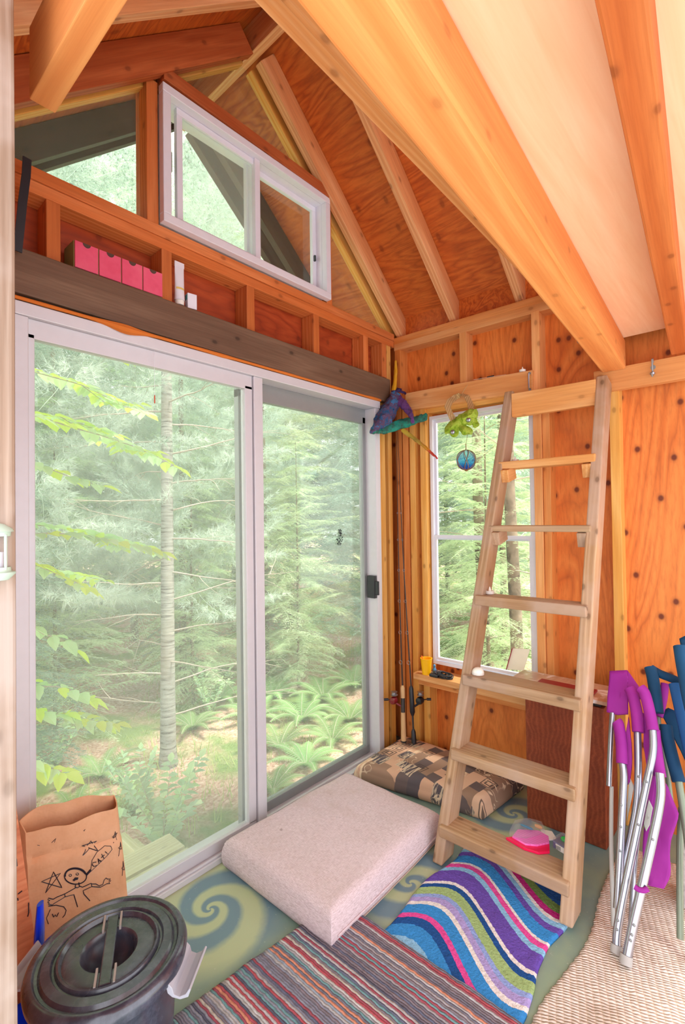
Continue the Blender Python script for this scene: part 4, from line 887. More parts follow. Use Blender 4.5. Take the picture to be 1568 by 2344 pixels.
# sticker on the body
lb = MB(); a0, a1 = math.radians(-166), math.radians(-124)
def stp(u, v, off=.0012): 
    a = a0+(a1-a0)*u; z = .24+.125*v; r = .145+.0066*(z-.25)/.11*1.0+off; return Vector((BC.x+r*math.cos(a), BC.y+r*math.sin(a), z))
lb.grid(lambda u, v: stp(u*.8, v), 10, 3, 0); lb.grid(lambda u, v: stp(.8+.2*u, v), 4, 3, 1); lb.grid(lambda u, v: stp(.12+.3*u, .72+.2*v, .002), 6, 2, 2)
lb.build('sticker', [plain('aqua_sticker', (110,214,214), .4), plain('lime_sticker', (120,220,60), .4), M['hotpink']], bn)
# blue dustpan behind the bin
dp = thing('dustpan', (-2.10, -.32, .002), 'glossy blue plastic dustpan standing between bin and plywood offcut', 'dustpan')
M['blue'] = plain('royal_blue_plastic', (12,50,220), .18)
A = at(92,2068,1,-.355); B = Vector((-2.085, -.352, .18))
spine([A, A.lerp(B,.3), A.lerp(B,.7), B], [.012,.019,.019,.016], M['blue'], 'handle', dp, .5, 0, 14)
mb = MB(); mb.grid(lambda u, v: Vector((-2.17+.15*u, -.352+.01*abs(u-.5), .004+.20*v)), 8, 8); mb.build('pan', M['blue'], dp, smooth=True)
dp.children[-1].modifiers.new('t','SOLIDIFY').thickness = .003
dp.children[-1].modifiers['t'].name = 'thickness'
# ------------------------------------------------------------------ folding chairs
M['purple'] = (lambda t: (t.bump(t.noise(t.co((800,800,800)), 1, 1).outputs['Fac'], .15, .001), t.fin(t.ramp(t.noise(t.co(), 6, 3).outputs['Fac'], [(.3, srgb(146,34,140)), (.7, srgb(170,52,160))]), .7, 0, .3))[1])(NT('purple_canvas'))
M['navy'] = (lambda t: (t.bump(t.noise(t.co((800,800,800)), 1, 1).outputs['Fac'], .15, .001), t.fin(t.ramp(t.noise(t.co(), 6, 3).outputs['Fac'], [(.3, srgb(16,62,96)), (.7, srgb(28,82,122))]), .7, 0, .3))[1])(NT('navy_canvas'))
M['blueb'] = plain('mid_blue_canvas', (28,92,152), .7); M['tubegreen'] = plain('grey_green_tube', (138,150,130), .35, .2); M['strut'] = plain('grey_strut', (196,196,190), .4)
PNx = Vector((1, 0, -.55))
def cp(px, py, off=0.0): return at_n(px, py, PNx, -.788+off)
def path(pts, off=0):
    P = [cp(*p, off) if len(p) == 2 else cp(p[0], p[1], p[2]+off) for p in pts]; out = []
    for i in range(len(P)-1):
        p0 = P[max(i-1,0)]; p1 = P[i]; p2 = P[i+1]; p3 = P[min(i+2,len(P)-1)]
        for k in range(6):
            t = k/6; out.append(.5*((2*p1)+(-p0+p2)*t+(2*p0-5*p1+4*p2-p3)*t*t+(-p0+3*p1-3*p2+p3)*t*t*t))
    return out+[P[-1]]
ch = thing('folding_chair', cp(1411, 2178), 'folded purple canvas camp chair with shiny aluminium tubes standing on the rag rug', 'folding chair')
def tb2(nm, pts, r, mat, par, off=0, n=12): return MB().tube(path(pts, off), r, n).build(nm, mat, par, smooth=True)
legA = [(1411,2172), (1418,2098), (1460,1890), (1481,1791), (1495,1720), (1494,1668)]
legB = [(1434,2198), (1450,2115), (1471,2023), (1494,1921), (1512,1828), (1511,1770)]
tb2('leg', legA, .0125, M['chrome'], ch, 0); tb2('leg', legB, .0135, M['chrome'], ch, -.03)
tb2('leg', [(1413,2081), (1420,1945), (1426,1825), (1428,1774), (1424,1742)], .0125, M['chrome'], ch, .03)
tb2('leg', [(1426,1996), (1455,1860), (1461,1777), (1459,1665)], .0125, M['chrome'], ch, .05)
tb2('back_post', [(1394,1800), (1398,1700), (1402,1632)], .010, M['chrome'], ch, .08)
tb2('back_post', [(1404,2120), (1399,1940), (1400,1800)], .007, M['strut'], ch, .09)
tb2('back_post', [(1444,2120), (1452,1990), (1462,1900)], .008, M['chrome'], ch, .09)
for a in ((1411,2172,1410,2182,0,.0165), (1434,2196,1432,2208,-.03,.018)):
    MB().tube([cp(a[0],a[1]-10,a[4]), cp(a[2],a[3],a[4])], a[5], 14).build('foot_cap', plain('grey_rubber', (176,172,168), .6), ch, smooth=True)
tb2('arm_sleeve', [(1424,1748), (1422,1700), (1416,1660), (1412,1652)], .0195, M['purple'], ch, .03)
tb2('arm_sleeve', [(1495,1672), (1487,1630), (1476,1588), (1466,1575)], .019, M['purple'], ch, 0)
tb2('arm_sleeve', [(1461,1676), (1457,1630), (1448,1590), (1441,1576)], .020, M['purple'], ch, .04)
tb2('arm_sleeve', [(1511,1778), (1505,1740), (1500,1700), (1497,1670)], .019, M['purple'], ch, .02)
def cloth(nm, pts, mat, par, th=.006, off=0, wob=.006):
    P = [cp(p[0], p[1], off+(p[2] if len(p) > 2 else 0)) for p in pts]; mb = MB(); c = sum(P, Vector())/len(P); K = 6; n = len(P)
    Q = []
    for i in range(n):
        for k in range(5): Q.append(P[i].lerp(P[(i+1)%n], k/5))
    m = len(Q); vs = [c]+[c.lerp(q_, (k+1)/K)+Vector((noise.noise(c.lerp(q_, (k+1)/K)*14)*wob, noise.noise(c.lerp(q_, (k+1)/K)*11+Vector((5,0,0)))*wob, 0)) for k in range(K) for q_ in Q]
    fs = [(0, 1+i, 1+(i+1)%m) for i in range(m)]+[(1+k*m+i, 1+(k+1)*m+i, 1+(k+1)*m+(i+1)%m, 1+k*m+(i+1)%m) for k in range(K-1) for i in range(m)]
    mb.add(vs, fs); o = mb.build(nm, mat, par, smooth=True); s = o.modifiers.new('thickness', 'SOLIDIFY'); s.thickness = th; return o
cloth('back_panel', [(1396,1536), (1437,1534), (1440,1590), (1435,1634), (1412,1636), (1389,1630)], M['purple'], ch, .012, .07)
cloth('back_panel', [(1437,1534), (1464,1573), (1470,1600), (1446,1600), (1436,1570)], M['purple'], ch, .008, .07)
cloth('seat_cloth', [(1437,1640), (1446,1700), (1442,1790), (1432,1800), (1422,1760), (1430,1700)], M['purple'], ch, .01, .05)
cloth('seat_cloth', [(1500,1760), (1525,1800), (1546,1860), (1536,1920), (1534,1980), (1518,2036), (1486,2026), (1466,2000), (1480,1900), (1492,1800)], M['purple'], ch, .012, .06, .012)
cloth('seat_cloth', [(1470,1630), (1500,1650), (1502,1760), (1490,1860), (1470,1900), (1480,1760)], M['purple'], ch, .01, .06)
for pts in (([(1442,1780), (1452,1800), (1440,1850), (1434,1880)],), ([(1484,1830), (1494,1850), (1490,1890), (1482,1905)],)):
    cloth('gusset', pts[0]+[(pts[0][0][0]-8, pts[0][0][1]+60)], M['strut'], ch, .004, .055)
tb2('strap_ring', [(1453,2030), (1462,2036), (1474,2038), (1483,2034)], .008, M['purple'], ch, -.045)
for i, (px, py, of) in enumerate(((1462,1778,.035), (1480,1790,-.014), (1422,1843,.016), (1421,1893,.016), (1461,1888,-.014), (1419,1948,.016), (1494,1922,-.045), (1414,2107,-.014), (1412,2128,-.014), (1451,2118,-.045), (1446,2140,-.045), (1443,2153,-.045))):
    p = cp(px, py, of); MB().lathe([(0,-.003), (.0045,-.001), (.0045,.001), (0,.002)], p, 10, 'x').build('rivet', M['alu_grey'], ch)
nv = thing('folding_chair', cp(1545, 2080, .12), 'folded navy blue camp chair with grey-green tubes behind the purple one', 'folding chair')
tb2('arm_sleeve', [(1505,1632), (1500,1590), (1494,1550), (1488,1528)], .021, M['navy'], nv, .10)
tb2('back_panel', [(1490,1530), (1510,1542), (1535,1552), (1566,1566)], .016, M['navy'], nv, .12)
tb2('arm_sleeve', [(1590,1760), (1572,1680), (1556,1610), (1546,1566)], .022, M['blueb'], nv, .07)
tb2('arm_sleeve', [(1554,1790), (1540,1740), (1528,1690), (1524,1660)], .021, M['navy'], nv, .10)
tb2('leg', [(1608,2195), (1578,1950), (1565,1860), (1553,1785)], .012, M['tubegreen'], nv, .10)
tb2('leg', [(1540,1880), (1528,1780), (1512,1700), (1505,1630)], .010, M['tubegreen'], nv, .16)
tb2('leg', [(1557,2150), (1556,1950), (1560,1850)], .010, M['tubegreen'], nv, .14)
cloth('seat_cloth', [(1512,1630), (1530,1620), (1575,1640), (1600,1760), (1600,1800), (1548,1700)], M['navy'], nv, .01, .15)
tb2('inner_sleeve', [(1508,1640), (1518,1600), (1522,1565)], .014, M['purple'], nv, .13)
b3 = thing('folding_chair', cp(1590, 1800, .05), 'dark blue camp chair at the right edge, mostly outside the picture', 'folding chair')
tb2('arm_sleeve', [(1640,1760), (1590,1640), (1568,1540), (1558,1480)], .024, M['navy'], b3, -.02)
tb2('leg', [(1640,1760), (1620,1900), (1600,2060)], .012, M['tubegreen'], b3, -.02)
cloth('back_panel', [(1556,1462), (1600,1440), (1640,1500), (1630,1600), (1575,1560)], M['navy'], b3, .01, .0)
# white bin stood behind the chairs
tag(MB().box(-.42,-.30,-1.62,-1.50,.012,.30).build('storage_carton', (lambda t: t.fin(t.ramp(t.noise(t.co(), 20, 5, .8).outputs['Fac'], [(.4, srgb(214,208,206)), (.72, srgb(150,146,150))]), .6))(NT('scuffed_white'))), 'scuffed white carton on the rag rug behind the folded purple chair', 'box')
# loft bedding glimpsed above the deck end
tag(MB().lathe([(0,-.35), (.04,-.34), (.055,-.2), (.06,0), (.055,.2), (.04,.34), (0,.35)], (-.02,-1.42,2.25), 18, 'y').build('grey_bolster', plain('grey_blue_fabric', (110,108,126), .9), smooth=True), 'grey-blue rolled bedding peeking over the wall end of the loft', 'bedding')
# black strap hanging at the upper left
def strp(px, py): return at(px, py, 1, -.05)
tag(strip([strp(62,362), strp(60,400), strp(52,460), strp(46,520), strp(40,575)], .024, M['black'], 'strap', None, (1, 0, 0), .004), 'narrow black strap hanging down over the wall plates at the upper left', 'strap')
# ------------------------------------------------------------------ outdoors: ground, steps, trees
GZ = -.5
def gz(x, y): return GZ+.05*noise.noise(Vector((x*.7, y*.7, 3)))+.015*noise.noise(Vector((x*4, y*4, 1)))+.03*max(0, y-3)
def mat_ground():
    t = NT('forest_floor'); b = t.co(); n = t.noise(b, 1.3, 4, .6); f = t.noise(b, 40, 4, .7); f2 = t.noise(t.nd('Mapping', {0: b, 2: (0,0,.7), 3: (14, 90, 10)}).outputs[0], 1, 3, .6)
    c = t.ramp(f.outputs['Fac'], [(.3, srgb(150,108,90)), (.5, srgb(210,168,146)), (.7, srgb(238,210,192))])
    c = t.mix(c, srgb(236,210,190), t.ramp(f2.outputs['Fac'], [(.55, (0,0,0)), (.68, (.7,.7,.7))]))
    g = t.mix(srgb(96,124,62), srgb(156,176,106), f.outputs['Fac'])
    c = t.mix(c, g, t.ramp(n.outputs['Fac'], [(.46, (0,0,0)), (.58, (1,1,1))]))
    t.bump(f.outputs['Fac'], .8, .05); return t.fin(c, 1, 0, .05)
mb = MB(); mb.grid(lambda u, v: Vector((-8+30*u, .14+22*v*v+.0, gz(-8+30*u, .14+22*v*v))), 90, 80)
mb.grid(lambda u, v: Vector((.14+22*u*u, -8+8.14*v, gz(.14+22*u*u, -8+8.14*v))), 60, 40)
g = mb.build('ground', mat_ground(), smooth='all'); g['kind'] = 'structure'
M['step'] = wood('pressure_treated', (222,216,176), (204,198,154), (150,142,104), knots=.3)
sp = thing('porch_step', (-1.45, .50, -.5), 'pale weathered wooden porch step outside the sliding door beyond the paper bag', 'step')
for k, (y, z) in enumerate(((.24, -.135), (.40, -.135), (.58, -.30), (.74, -.30))):
    board('tread', (-2.2, y, z), (-1.28 - .0*k, y-.01, z), .142, .036, M['step'], sp)
board('riser', (-1.36, .17, -.32), (-1.36, .80, -.32), .038, .2, M['step'], sp, upv=(0,0,1)); board('riser', (-2.1, .17, -.32), (-2.1, .80, -.32), .038, .3, M['step'], sp)
def leafmat(name, c1, c2, trans=.45, rnd=True):
    t = NT(name); t.n.remove(t.b); n = t.noise(t.co(), 2.5, 3, .6); f = n.outputs['Fac']
    c = t.ramp(f, [(.3, srgb(*c1)), (.7, srgb(*c2))])
    if rnd:
        oi = t.nd('ObjectInfo'); c = t.nd('HueSaturation', {'Hue': t.math('MULTIPLY_ADD', oi.outputs['Random'], .03, .485), 'Value': t.math('MULTIPLY_ADD', oi.outputs['Random'], .35, .85), 'Color': c}).outputs[0]
    d = t.nd('BsdfDiffuse', {0: c}); tl = t.nd('BsdfTranslucent', {0: c}); 
    t.l(t.nd('MixShader', {0: trans, 1: d.outputs[0], 2: tl.outputs[0]}).outputs[0], t.out.inputs[0]); return t.m
M['needle'] = leafmat('pine_needles', (168,188,174), (228,238,224))
M['hem'] = leafmat('hemlock_sprays', (172,196,152), (228,240,202))
M['spruce'] = leafmat('dark_spruce', (108,136,122), (172,194,172))
M['broad'] = leafmat('pale_broad_leaves', (180,212,160), (226,242,196), .5)
M['paleleaf'] = leafmat('bluish_pale_leaves', (160,192,158), (206,228,194), .5)
M['yleaf'] = leafmat('yellow_green_leaves', (206,226,70), (232,244,120), .5)
M['fern'] = leafmat('fern_fronds', (112,146,90), (156,188,124)); M['grass'] = leafmat('grass_blades', (134,164,84), (196,206,130))
def barkmat(name, a, b, c_, stripes):
    t = NT(name); bb = t.co(); n = t.noise(t.nd('Mapping', {0: bb, 3: (6, 6, stripes)}).outputs[0], 1, 4, .7, .3); n2 = t.noise(bb, 3, 3)
    c = t.ramp(n.outputs['Fac'], [(.36, srgb(*c_)), (.46, srgb(*a)), (.7, srgb(*b))]); c = t.mix(c, srgb(150,126,104), t.ramp(n2.outputs['Fac'], [(.5,(0,0,0)), (.8,(.5,.5,.5))]))
    t.bump(n.outputs['Fac'], .5, .01); return t.fin(c, .9, 0, .1)
M['birch'] = barkmat('pale_ringed_bark', (150,148,140), (188,184,174), (88,82,76), 60); M['bark'] = barkmat('brown_grey_bark', (120,108,92), (158,144,124), (78,66,56), 6)
M['twig'] = plain('bare_twig', (178,164,148), .9)
def tri_foliage(rng, kind, H, R, nb, base=.5):
    """needle geometry of one evergreen in its own space: (verts, faces)"""
    V, F = [], []
    def needle(p, d, L, w):
        s = d.orthogonal().normalized(); s = (s*math.cos(rng.random()*6.28)+d.cross(s).normalized()*math.sin(rng.random()*6.28))
        i = len(V); V.append(tuple(p-s*w)); V.append(tuple(p+s*w)); V.append(tuple(p+d*L)); F.append((i, i+1, i+2))
    for k in range(nb):
        h = base+(H-base)*(k+.5)/nb; rr = R*(1-.6*((h-base)/(H-base))**2)*(.7+.5*rng.random())
        az = k*2.39996+rng.random()*.5; droop = -.10-.25*rng.random() if kind != 'pine' else .05+.15*rng.random()
        p = Vector((0, 0, h)); d = Vector((math.cos(az), math.sin(az), rng.uniform(-.25,.45))).normalized()
        n = int(rr/.075); prev = p
        for i in range(n):
            d = (d+Vector((rng.uniform(-.08,.08), rng.uniform(-.08,.08), droop*.08))).normalized(); q_ = prev+d*rr/n
            # twig
            side = d.cross(Vector((0,0,1))).normalized(); w = .004*(1-i/n)+.0012
            j = len(V); V.extend([tuple(prev+side*w), tuple(prev-side*w), tuple(q_-side*w*.8), tuple(q_+side*w*.8)]); F.append((j, j+1, j+2, j+3))
            if i > 1:
                for sgn in (-1, 1):
                    L2 = (.30*(1-i/n)+.12)*(.6+.8*rng.random()); dd = (side*sgn+d*.75+Vector((0,0,rng.uniform(-.25,.2)+droop*.3))).normalized()
                    if kind == 'pine':
                        for m_ in range(3):
                            c = q_+dd*L2*(m_+1)/3
                            for _ in range(15): needle(c, (dd+Vector((rng.gauss(0,.6), rng.gauss(0,.6), rng.gauss(0,.6)))).normalized(), .10, .0021)
                    else:
                        ns = int(L2/.026)
                        for m_ in range(ns):
                            c = q_+dd*L2*m_/ns
                            c.z -= .05*(m_/ns)**2
                            for s2 in (-1, 1):
                                e = (dd*.8+dd.cross(Vector((0,0,1))).normalized()*s2+Vector((0,0,rng.uniform(-.25,.1)))).normalized()
                                needle(c, e, .055*(1-.5*m_/ns)+.012, .0042)
            prev = q_
    return V, F
def tri_mesh(name, V, F, mat):
    me = bpy.data.meshes.new(name); me.from_pydata(V, [], F); me.materials.append(mat); me.update(); return me
R1 = random.Random(11); protos = []
for kind, H, R, nb, mt in (('pine', 6.0, 1.7, 190, 'needle'), ('hemlock', 6.0, 1.6, 170, 'hem'), ('hemlock', 5.0, 1.4, 150, 'spruce'), ('pine', 5.6, 1.5, 170, 'needle')):
    V, F = tri_foliage(R1, kind, H, R, nb, .35 if kind != 'pine' else .7); fm = tri_mesh('foliage', V, F, M[mt])
    tk = MB().tube([(0,0,-.15), (.01,0,.3), (0,.02,H*.5), (0,0,H)], [.055,.045,.03,.006], 9); o = tk.build('trunk', M['bark'], smooth=True); tm = o.data; bpy.data.objects.remove(o)
    protos.append((fm, tm))
def tree(p, x, y, s, rot, label, grp=None):
    t = thing(('pine_tree','hemlock_tree','spruce_tree','pine_tree')[p], (x, y, gz(x, y)), label, 'tree', grp); t.scale = (s, s, s*1.3); t.rotation_euler = (0, 0, rot)
    for nm, me in (('foliage', protos[p][0]), ('trunk', protos[p][1])):
        o = bpy.data.objects.new(nm, me); COL.objects.link(o); o.parent = t
    return t
KL = {0: 'soft long-needled pine', 1: 'light green feathery hemlock', 2: 'dark drooping spruce', 3: 'soft long-needled pine'}
near = [(0, -1.25, 2.9, .85, .3, 'soft grey-green pine filling the upper left of the big door pane'),
 (2, -1.75, 2.6, .62, 1.9, 'dark drooping evergreen low behind the leaves at the left of the door'),
 (3, .35, 3.1, .85, 2.2, 'soft pine just right of the bare pale trunk'),
 (1, 1.35, 2.9, .72, .9, 'feathery hemlock seen through the right door pane'),
 (1, 3.3, .75, .9, 1.0, 'light green hemlock filling the side window'),
 (2, 2.5, 2.3, .75, 4.0, 'dark evergreen between the door and the side window')]
for a in near: tree(*a)
for a in ((2, -1.55, 2.2, .34, .4, 'small dark evergreen low at the left, nearest the cabin'), (1, -.95, 3.0, .40, 2.4, 'small hemlock left of the pale trunk near the ground'), (1, .25, 2.75, .36, 1.2, 'small hemlock right of the pale trunk near the ground'), (1, 1.35, 2.35, .36, 3.3, 'small hemlock low in the right door pane'), (2, .75, 3.6, .42, 5.0, 'small dark evergreen behind the ferns'), (1, 2.0, .35, .42, .9, 'small hemlock low in the side window')): tree(*a)
BK = 'trees crowding the forest behind the cabin'
far = [(0,-2.6,5.2,1.05,2.0),(2,-.3,5.0,1.0,.5),(1,1.0,5.6,1.1,3.1),(0,2.4,5.0,1.1,4.4),(2,3.8,5.2,1.05,1.2),(1,5.0,4.2,1.0,5.1),(3,4.4,3.1,1.0,.2),(1,5.6,2.2,1.05,2.9),(2,6.6,3.4,1.1,.8),(0,-.9,7.0,1.2,1.6),(3,.9,7.6,1.25,3.9),(1,3.0,7.4,1.25,5.5),(0,5.0,6.9,1.25,.4),(2,7.4,5.4,1.2,2.2),(1,8.5,4.0,1.25,3.3),(0,8.2,1.9,1.2,4.7),(3,5.2,.9,.95,5.9),(1,-3.2,3.6,1.0,4.2),(2,.6,9.6,1.4,.9),(0,4.4,9.6,1.5,2.8),(1,8.4,8.0,1.5,1.1)]
ORD = 'first second third fourth fifth sixth seventh eighth ninth tenth eleventh twelfth thirteenth fourteenth fifteenth sixteenth'.split()
def scr(x, y, z=1.0): d = Vector((x, y, z))-CAM; return d.dot(rt)/max(.01, d.dot(fw))
KIND = {0: 'pine', 1: 'hemlock', 2: 'spruce', 3: 'pine'}; ADJ = dict(pine='tall soft pine', hemlock='pale feathery hemlock', spruce='dark spruce')
for i, (p, x, y, s, r) in enumerate(far):
    same = sorted(scr(b[1], b[2]) for b in far if KIND[b[0]] == KIND[p]); k = same.index(scr(x, y))
    tree(p, x, y, s, r, ADJ[KIND[p]]+' deep in the forest, '+ORD[k]+' from the left of the distant '+KIND[p]+'s', 'distant '+KIND[p]+'s')
# the slim pale trunk with bare branches
mt = thing('birch_tree', at(385,1745,2,GZ), 'slim pale-barked tree with bare side branches standing in front of the door', 'tree')
b0 = Vector(mt.location); lean = Vector((.015, .02, 0))
tp = [b0+Vector((lean.x*z, lean.y*z, z-.1)) for z in [0,.2,.6,1.2,2,3,4,5.5]]
MB().tube(tp, [.085,.062,.056,.052,.047,.042,.034,.01], 16).build('trunk', M['birch'], mt, smooth=True)
R2 = random.Random(5)
for k in range(34):
    z = .35+k*.115+R2.uniform(-.03,.03); az = [math.radians(a) for a in (-42, 138, -20, 160, -75, 100)][k%6]+R2.uniform(-.3,.3)
    if z > 4.2: break
    d = Vector((math.cos(az), math.sin(az), R2.uniform(-.05,.3))); L = R2.uniform(.5,1.15); P = [b0+Vector((lean.x*z, lean.y*z, z))]
    for i in range(9): d = (d+Vector((R2.uniform(-.14,.14), R2.uniform(-.14,.14), R2.uniform(-.12,.10)))).normalized(); P.append(P[-1]+d*L/9)
    mb = MB(); mb.tube(P, [.0075-.0007*i for i in range(10)], 6)
    for i in (3, 5, 6, 7):
        e = (d+Vector((R2.uniform(-1,1), R2.uniform(-1,1), R2.uniform(-.5,.4)))).normalized(); Q = [P[i]]
        for _ in range(4): e = (e+Vector((R2.uniform(-.2,.2), R2.uniform(-.2,.2), R2.uniform(-.2,.1)))).normalized(); Q.append(Q[-1]+e*L*.09)
        mb.tube(Q, [.0028,.0022,.0018,.0012,.0008], 4)
    mb.build('branch', M['twig'], mt)
# a dead pale trunk seen in the side window and one behind the ladder
for (px, py, d_, r_, lab) in ((1180, 1480, 5.6, .055, 'slender grey trunk seen low in the side window behind the ladder'), (1105, 1060, 6.4, .06, 'grey forked trunk seen high in the side window beside the mask')):
    dd = fw+rt*((px-784)/F_PX); p = CAM+dd*(d_-1.2); x, y = p.x, p.y
    t = thing('bare_trunk', (x, y, gz(x, y)), lab, 'tree'); g0 = Vector(t.location)
    MB().tube([g0+Vector((.02*math.sin(z*2), .02*z, z-.1)) for z in (0,.5,1.2,2.2,3.4,5)], [r_*1.3,r_,r_,r_*.9,r_*.7,r_*.3], 12).build('trunk', M['bark'], t, smooth=True)
    for k in range(14):
        z = .6+.27*k; az = R2.random()*6.28; e = Vector((math.cos(az), math.sin(az), .15)); Q = [g0+Vector((0, .02*z, z))]
        for _ in range(6): e = (e+Vector((R2.uniform(-.15,.15), R2.uniform(-.15,.15), R2.uniform(-.1,.1)))).normalized(); Q.append(Q[-1]+e*.14)
        MB().tube(Q, [.008,.006,.005,.004,.003,.002,.001], 5).build('branch', M['twig'], t)
# broad leaved saplings by the door
def leaf(mb, p, d, L, W, rng, mi=0):
    d = d.normalized(); s = d.cross(Vector((rng.uniform(-.3,.3), rng.uniform(-.3,.3), 1))).normalized(); n = s.cross(d)
    a = [(0,0), (.18,.34), (.42,.5), (.7,.36), (1,0), (.7,-.36), (.42,-.5), (.18,-.34)]
    vs = [p+d*L*x+s*W*y+n*(-.18*W*abs(y)*2)*-1+Vector((0,0,-.16*L*x*x)) for x, y in a]+[p+d*L*x+Vector((0,0,-.16*L*x*x)) for x in (.3,.6)]
    mb.add(vs, [(0,1,8), (1,2,8), (2,9,8), (2,3,9), (3,4,9), (4,5,9), (5,6,9), (6,8,9), (6,7,8), (7,0,8)], mi)
def twig_leaves(t, P, r0, L, rng, mats, dens=1.0, W=.55, nm='leafy_branch'):
    mb = MB(); n = len(P); mb.tube(P, [r0*(1-.8*i/(n-1)) for i in range(n)], 5, 0)
    for i in range(1, n):
        seg = P[i]-P[i-1]; k = max(1, int(seg.length/(L*.42)*dens))
        for j in range(k):
            p = P[i-1].lerp(P[i], (j+.5)/k); s = seg.normalized().cross(Vector((0,0,1))).normalized()
            for sg in (-1, 1):
                if rng.random() < .9: leaf(mb, p, seg.normalized()*.6+s*sg+Vector((0,0,rng.uniform(-.35,.1))), L*rng.uniform(.7,1.15), L*W*rng.uniform(.9,1.25), rng, 2 if rng.random() < .33 else 1)
    leaf(mb, P[-1], P[-1]-P[-2], L, L*W, rng, 2); return mb.build(nm, mats, t)
R3 = random.Random(21); LM = [M['twig'], M['broad'], M['yleaf']]
sg = thing('sapling', (-1.98, 1.05, gz(-1.98, 1.05)), 'broad-leaved sapling with pale yellow-green leaves reaching in from the left of the door', 'sapling')
g0 = Vector(sg.location); MB().tube([g0, g0+Vector((.03,0,1.2)), g0+Vector((.0,.05,2.2)), g0+Vector((.05,0,3.0))], [.018,.014,.010,.004], 8).build('trunk', M['bark'], sg, smooth=True)
for (z, tx, dz, dy) in ((2.35,.72,-.05,-.25), (2.18,.95,-.12,.1), (1.98,.80,-.05,.2), (1.95,1.05,-.22,-.1), (1.72,.55,-.15,-.2), (1.42,.95,-.22,.0), (1.36,.85,-.14,-.25), (1.22,.62,-.20,.15), (2.6,.9,.05,.1), (2.8,.8,.05,-.2), (.95,.45,-.2,-.1), (.66,.50,-.16,-.2), (.5,.62,-.22,-.05), (.3,.35,-.1,-.25)):
    z0 = z+.0; P = [Vector((g0.x, g0.y, z0))]
    for i in range(1, 8): f = i/7; P.append(Vector((g0.x+tx*f, g0.y+dy*f+R3.uniform(-.02,.02), z0+dz*f*f+R3.uniform(-.015,.015))))
    twig_leaves(sg, P, .006, .104, R3, LM)
    if tx > .6:
        Q = [P[4]+Vector((.09*k, (.05 if R3.random() < .5 else -.05)*k, -.03*k)) for k in range(4)]; twig_leaves(sg, Q, .003, .08, R3, LM)
def shrub(px, py, H, n, L, lab, seed, gzv=None):
    p = at(px, py, 2, GZ); t = thing('shrub', (p.x, p.y, gz(p.x, p.y)), lab, 'shrub'); rng = random.Random(seed); g0 = Vector(t.location)
    for k in range(n):
        az = k*2.4; P = [g0+Vector((0,0,-.01))]; sp_ = rng.uniform(.25,.75)
        for i in range(1, 7): f = i/6; P.append(g0+Vector((math.cos(az)*sp_*H*f, math.sin(az)*sp_*H*f, H*f*(1-.25*f*sp_)*rng.uniform(.9,1.0))))
        twig_leaves(t, P, .004, L, rng, [M['twig'], M['paleleaf'], M['broad']], 1.0, .6)
shrub(375, 1935, .46, 9, .075, 'low pale green leafy shrub just beyond the porch step', 3)
shrub(310, 1850, .38, 7, .055, 'small leafy shrub behind the porch step at left', 8)
shrub(120, 1760, .42, 7, .06, 'leafy bush low at the left corner of the door', 13)
shrub(480, 1640, .45, 7, .05, 'leafy undergrowth to the right of the pale trunk', 17)
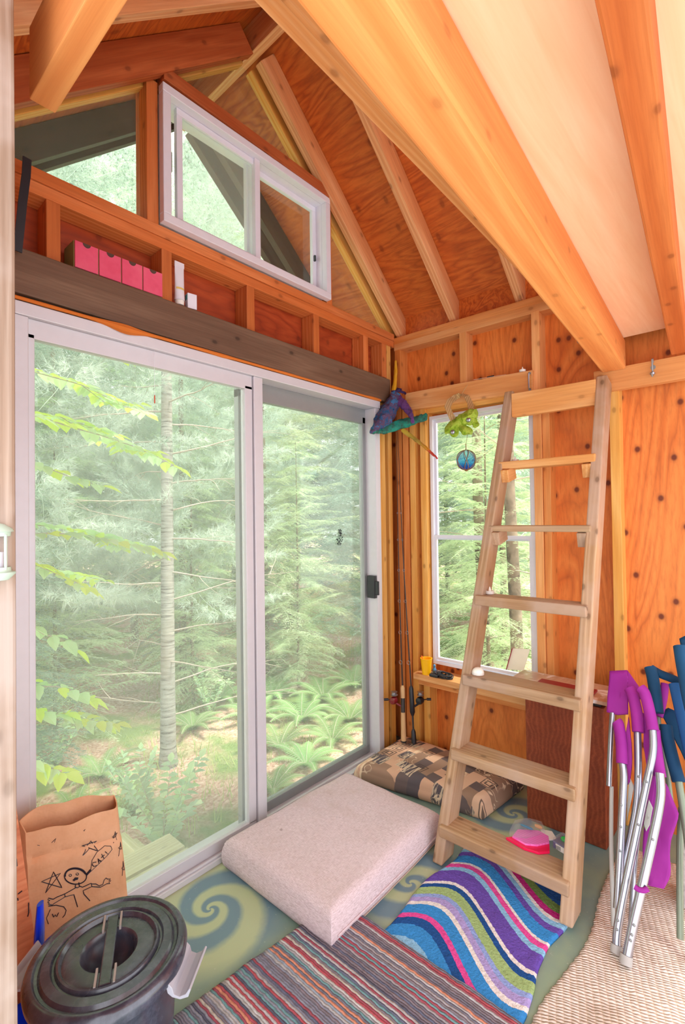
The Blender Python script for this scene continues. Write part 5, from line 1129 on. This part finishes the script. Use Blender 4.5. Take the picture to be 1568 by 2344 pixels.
# ferns
fm_ = []
for v_ in range(2):
    mb = MB(); rng = random.Random(40+v_)
    for k in range(9):
        az = k*.7+rng.uniform(-.2,.2); L = rng.uniform(.32,.46); P = []
        for i in range(13):
            f = i/12; P.append(Vector((math.cos(az)*L*.85*f, math.sin(az)*L*.85*f, L*(.85*f-.62*f*f))))
        mb.tube(P, [.002]*13, 4, 0)
        for i in range(1, 13):
            s = (P[i]-P[i-1]).normalized(); sd_ = s.cross(Vector((0,0,1))).normalized(); w = .095*math.sin(PI*min(1, (13-i)/12)**.8*.55+.0)*(1-.3*(i == 1))
            for sgn in (-1, 1):
                for h in (0, .5):
                    c = P[i-1].lerp(P[i], h); d = (sd_*sgn+s*.35).normalized(); mb.add([c-s*.009, c+s*.009, c+d*w*(1-.02*i)+Vector((0,0,-.01))], [(0,1,2)], 1)
    o = mb.build('fronds', [M['twig'], M['fern']]); fm_.append(o.data); bpy.data.objects.remove(o)
FERNS = ((625,1800,.8),(700,1745,.9),(640,1700,.95),(760,1690,1),(590,1640,1.1),(690,1640,1.1),(800,1640,1.1),(620,1590,1.2),(740,1590,1.2),(810,1560,1.2),(500,1600,1.1),(440,1660,.9),(230,1760,.9),(170,1850,.8),(1150,1450,1.5),(1050,1480,1.4))
FX = [a[:2] for a in FERNS if a[0] < 1000]; FY = [a[:2] for a in FERNS if a[0] > 1000]
for i, (px, py, s) in enumerate(FERNS):
    p = at(px, py, 2, GZ+.04); f = thing('fern', (p.x, p.y, gz(p.x, p.y)), 'green fern on the forest floor outside the sliding door' if px < 1000 else 'green fern low outside the side window', 'fern', 'ferns outside the sliding door' if px < 1000 else 'ferns outside the side window')
    f['label'] = 'green fern on the forest floor outside the '+('sliding door, ' if px < 1000 else 'side window, ')+ORD[sorted(FX if px < 1000 else FY).index((px, py))]+' from the left'
    o = bpy.data.objects.new('fronds', fm_[i%2]); COL.objects.link(o); o.parent = f; f.scale = (s,)*3; f.rotation_euler = (0, 0, i*1.3)
# grass and seedlings: nobody could count them
V, F = [], []; R4 = random.Random(9)
for _ in range(9000):
    x = R4.uniform(-2.6, 4.5); y = .9+R4.random()**1.3*5
    if noise.noise(Vector((x*.9, y*.9, 5))) < -.02+R4.uniform(-.1,.3): continue
    z = gz(x, y); a = R4.random()*6.28; h = R4.uniform(.05,.16); w = .0035; i = len(V)
    dx, dy = math.cos(a), math.sin(a); V += [(x-dy*w, y+dx*w, z), (x+dy*w, y-dx*w, z), (x+dx*h*.6, y+dy*h*.6, z+h)]; F.append((i, i+1, i+2))
gr = bpy.data.objects.new('grass', tri_mesh('grass', V, F, M['grass'])); COL.objects.link(gr); tag(gr, 'sparse short grass and seedlings on the forest floor', 'grass', kind='stuff')
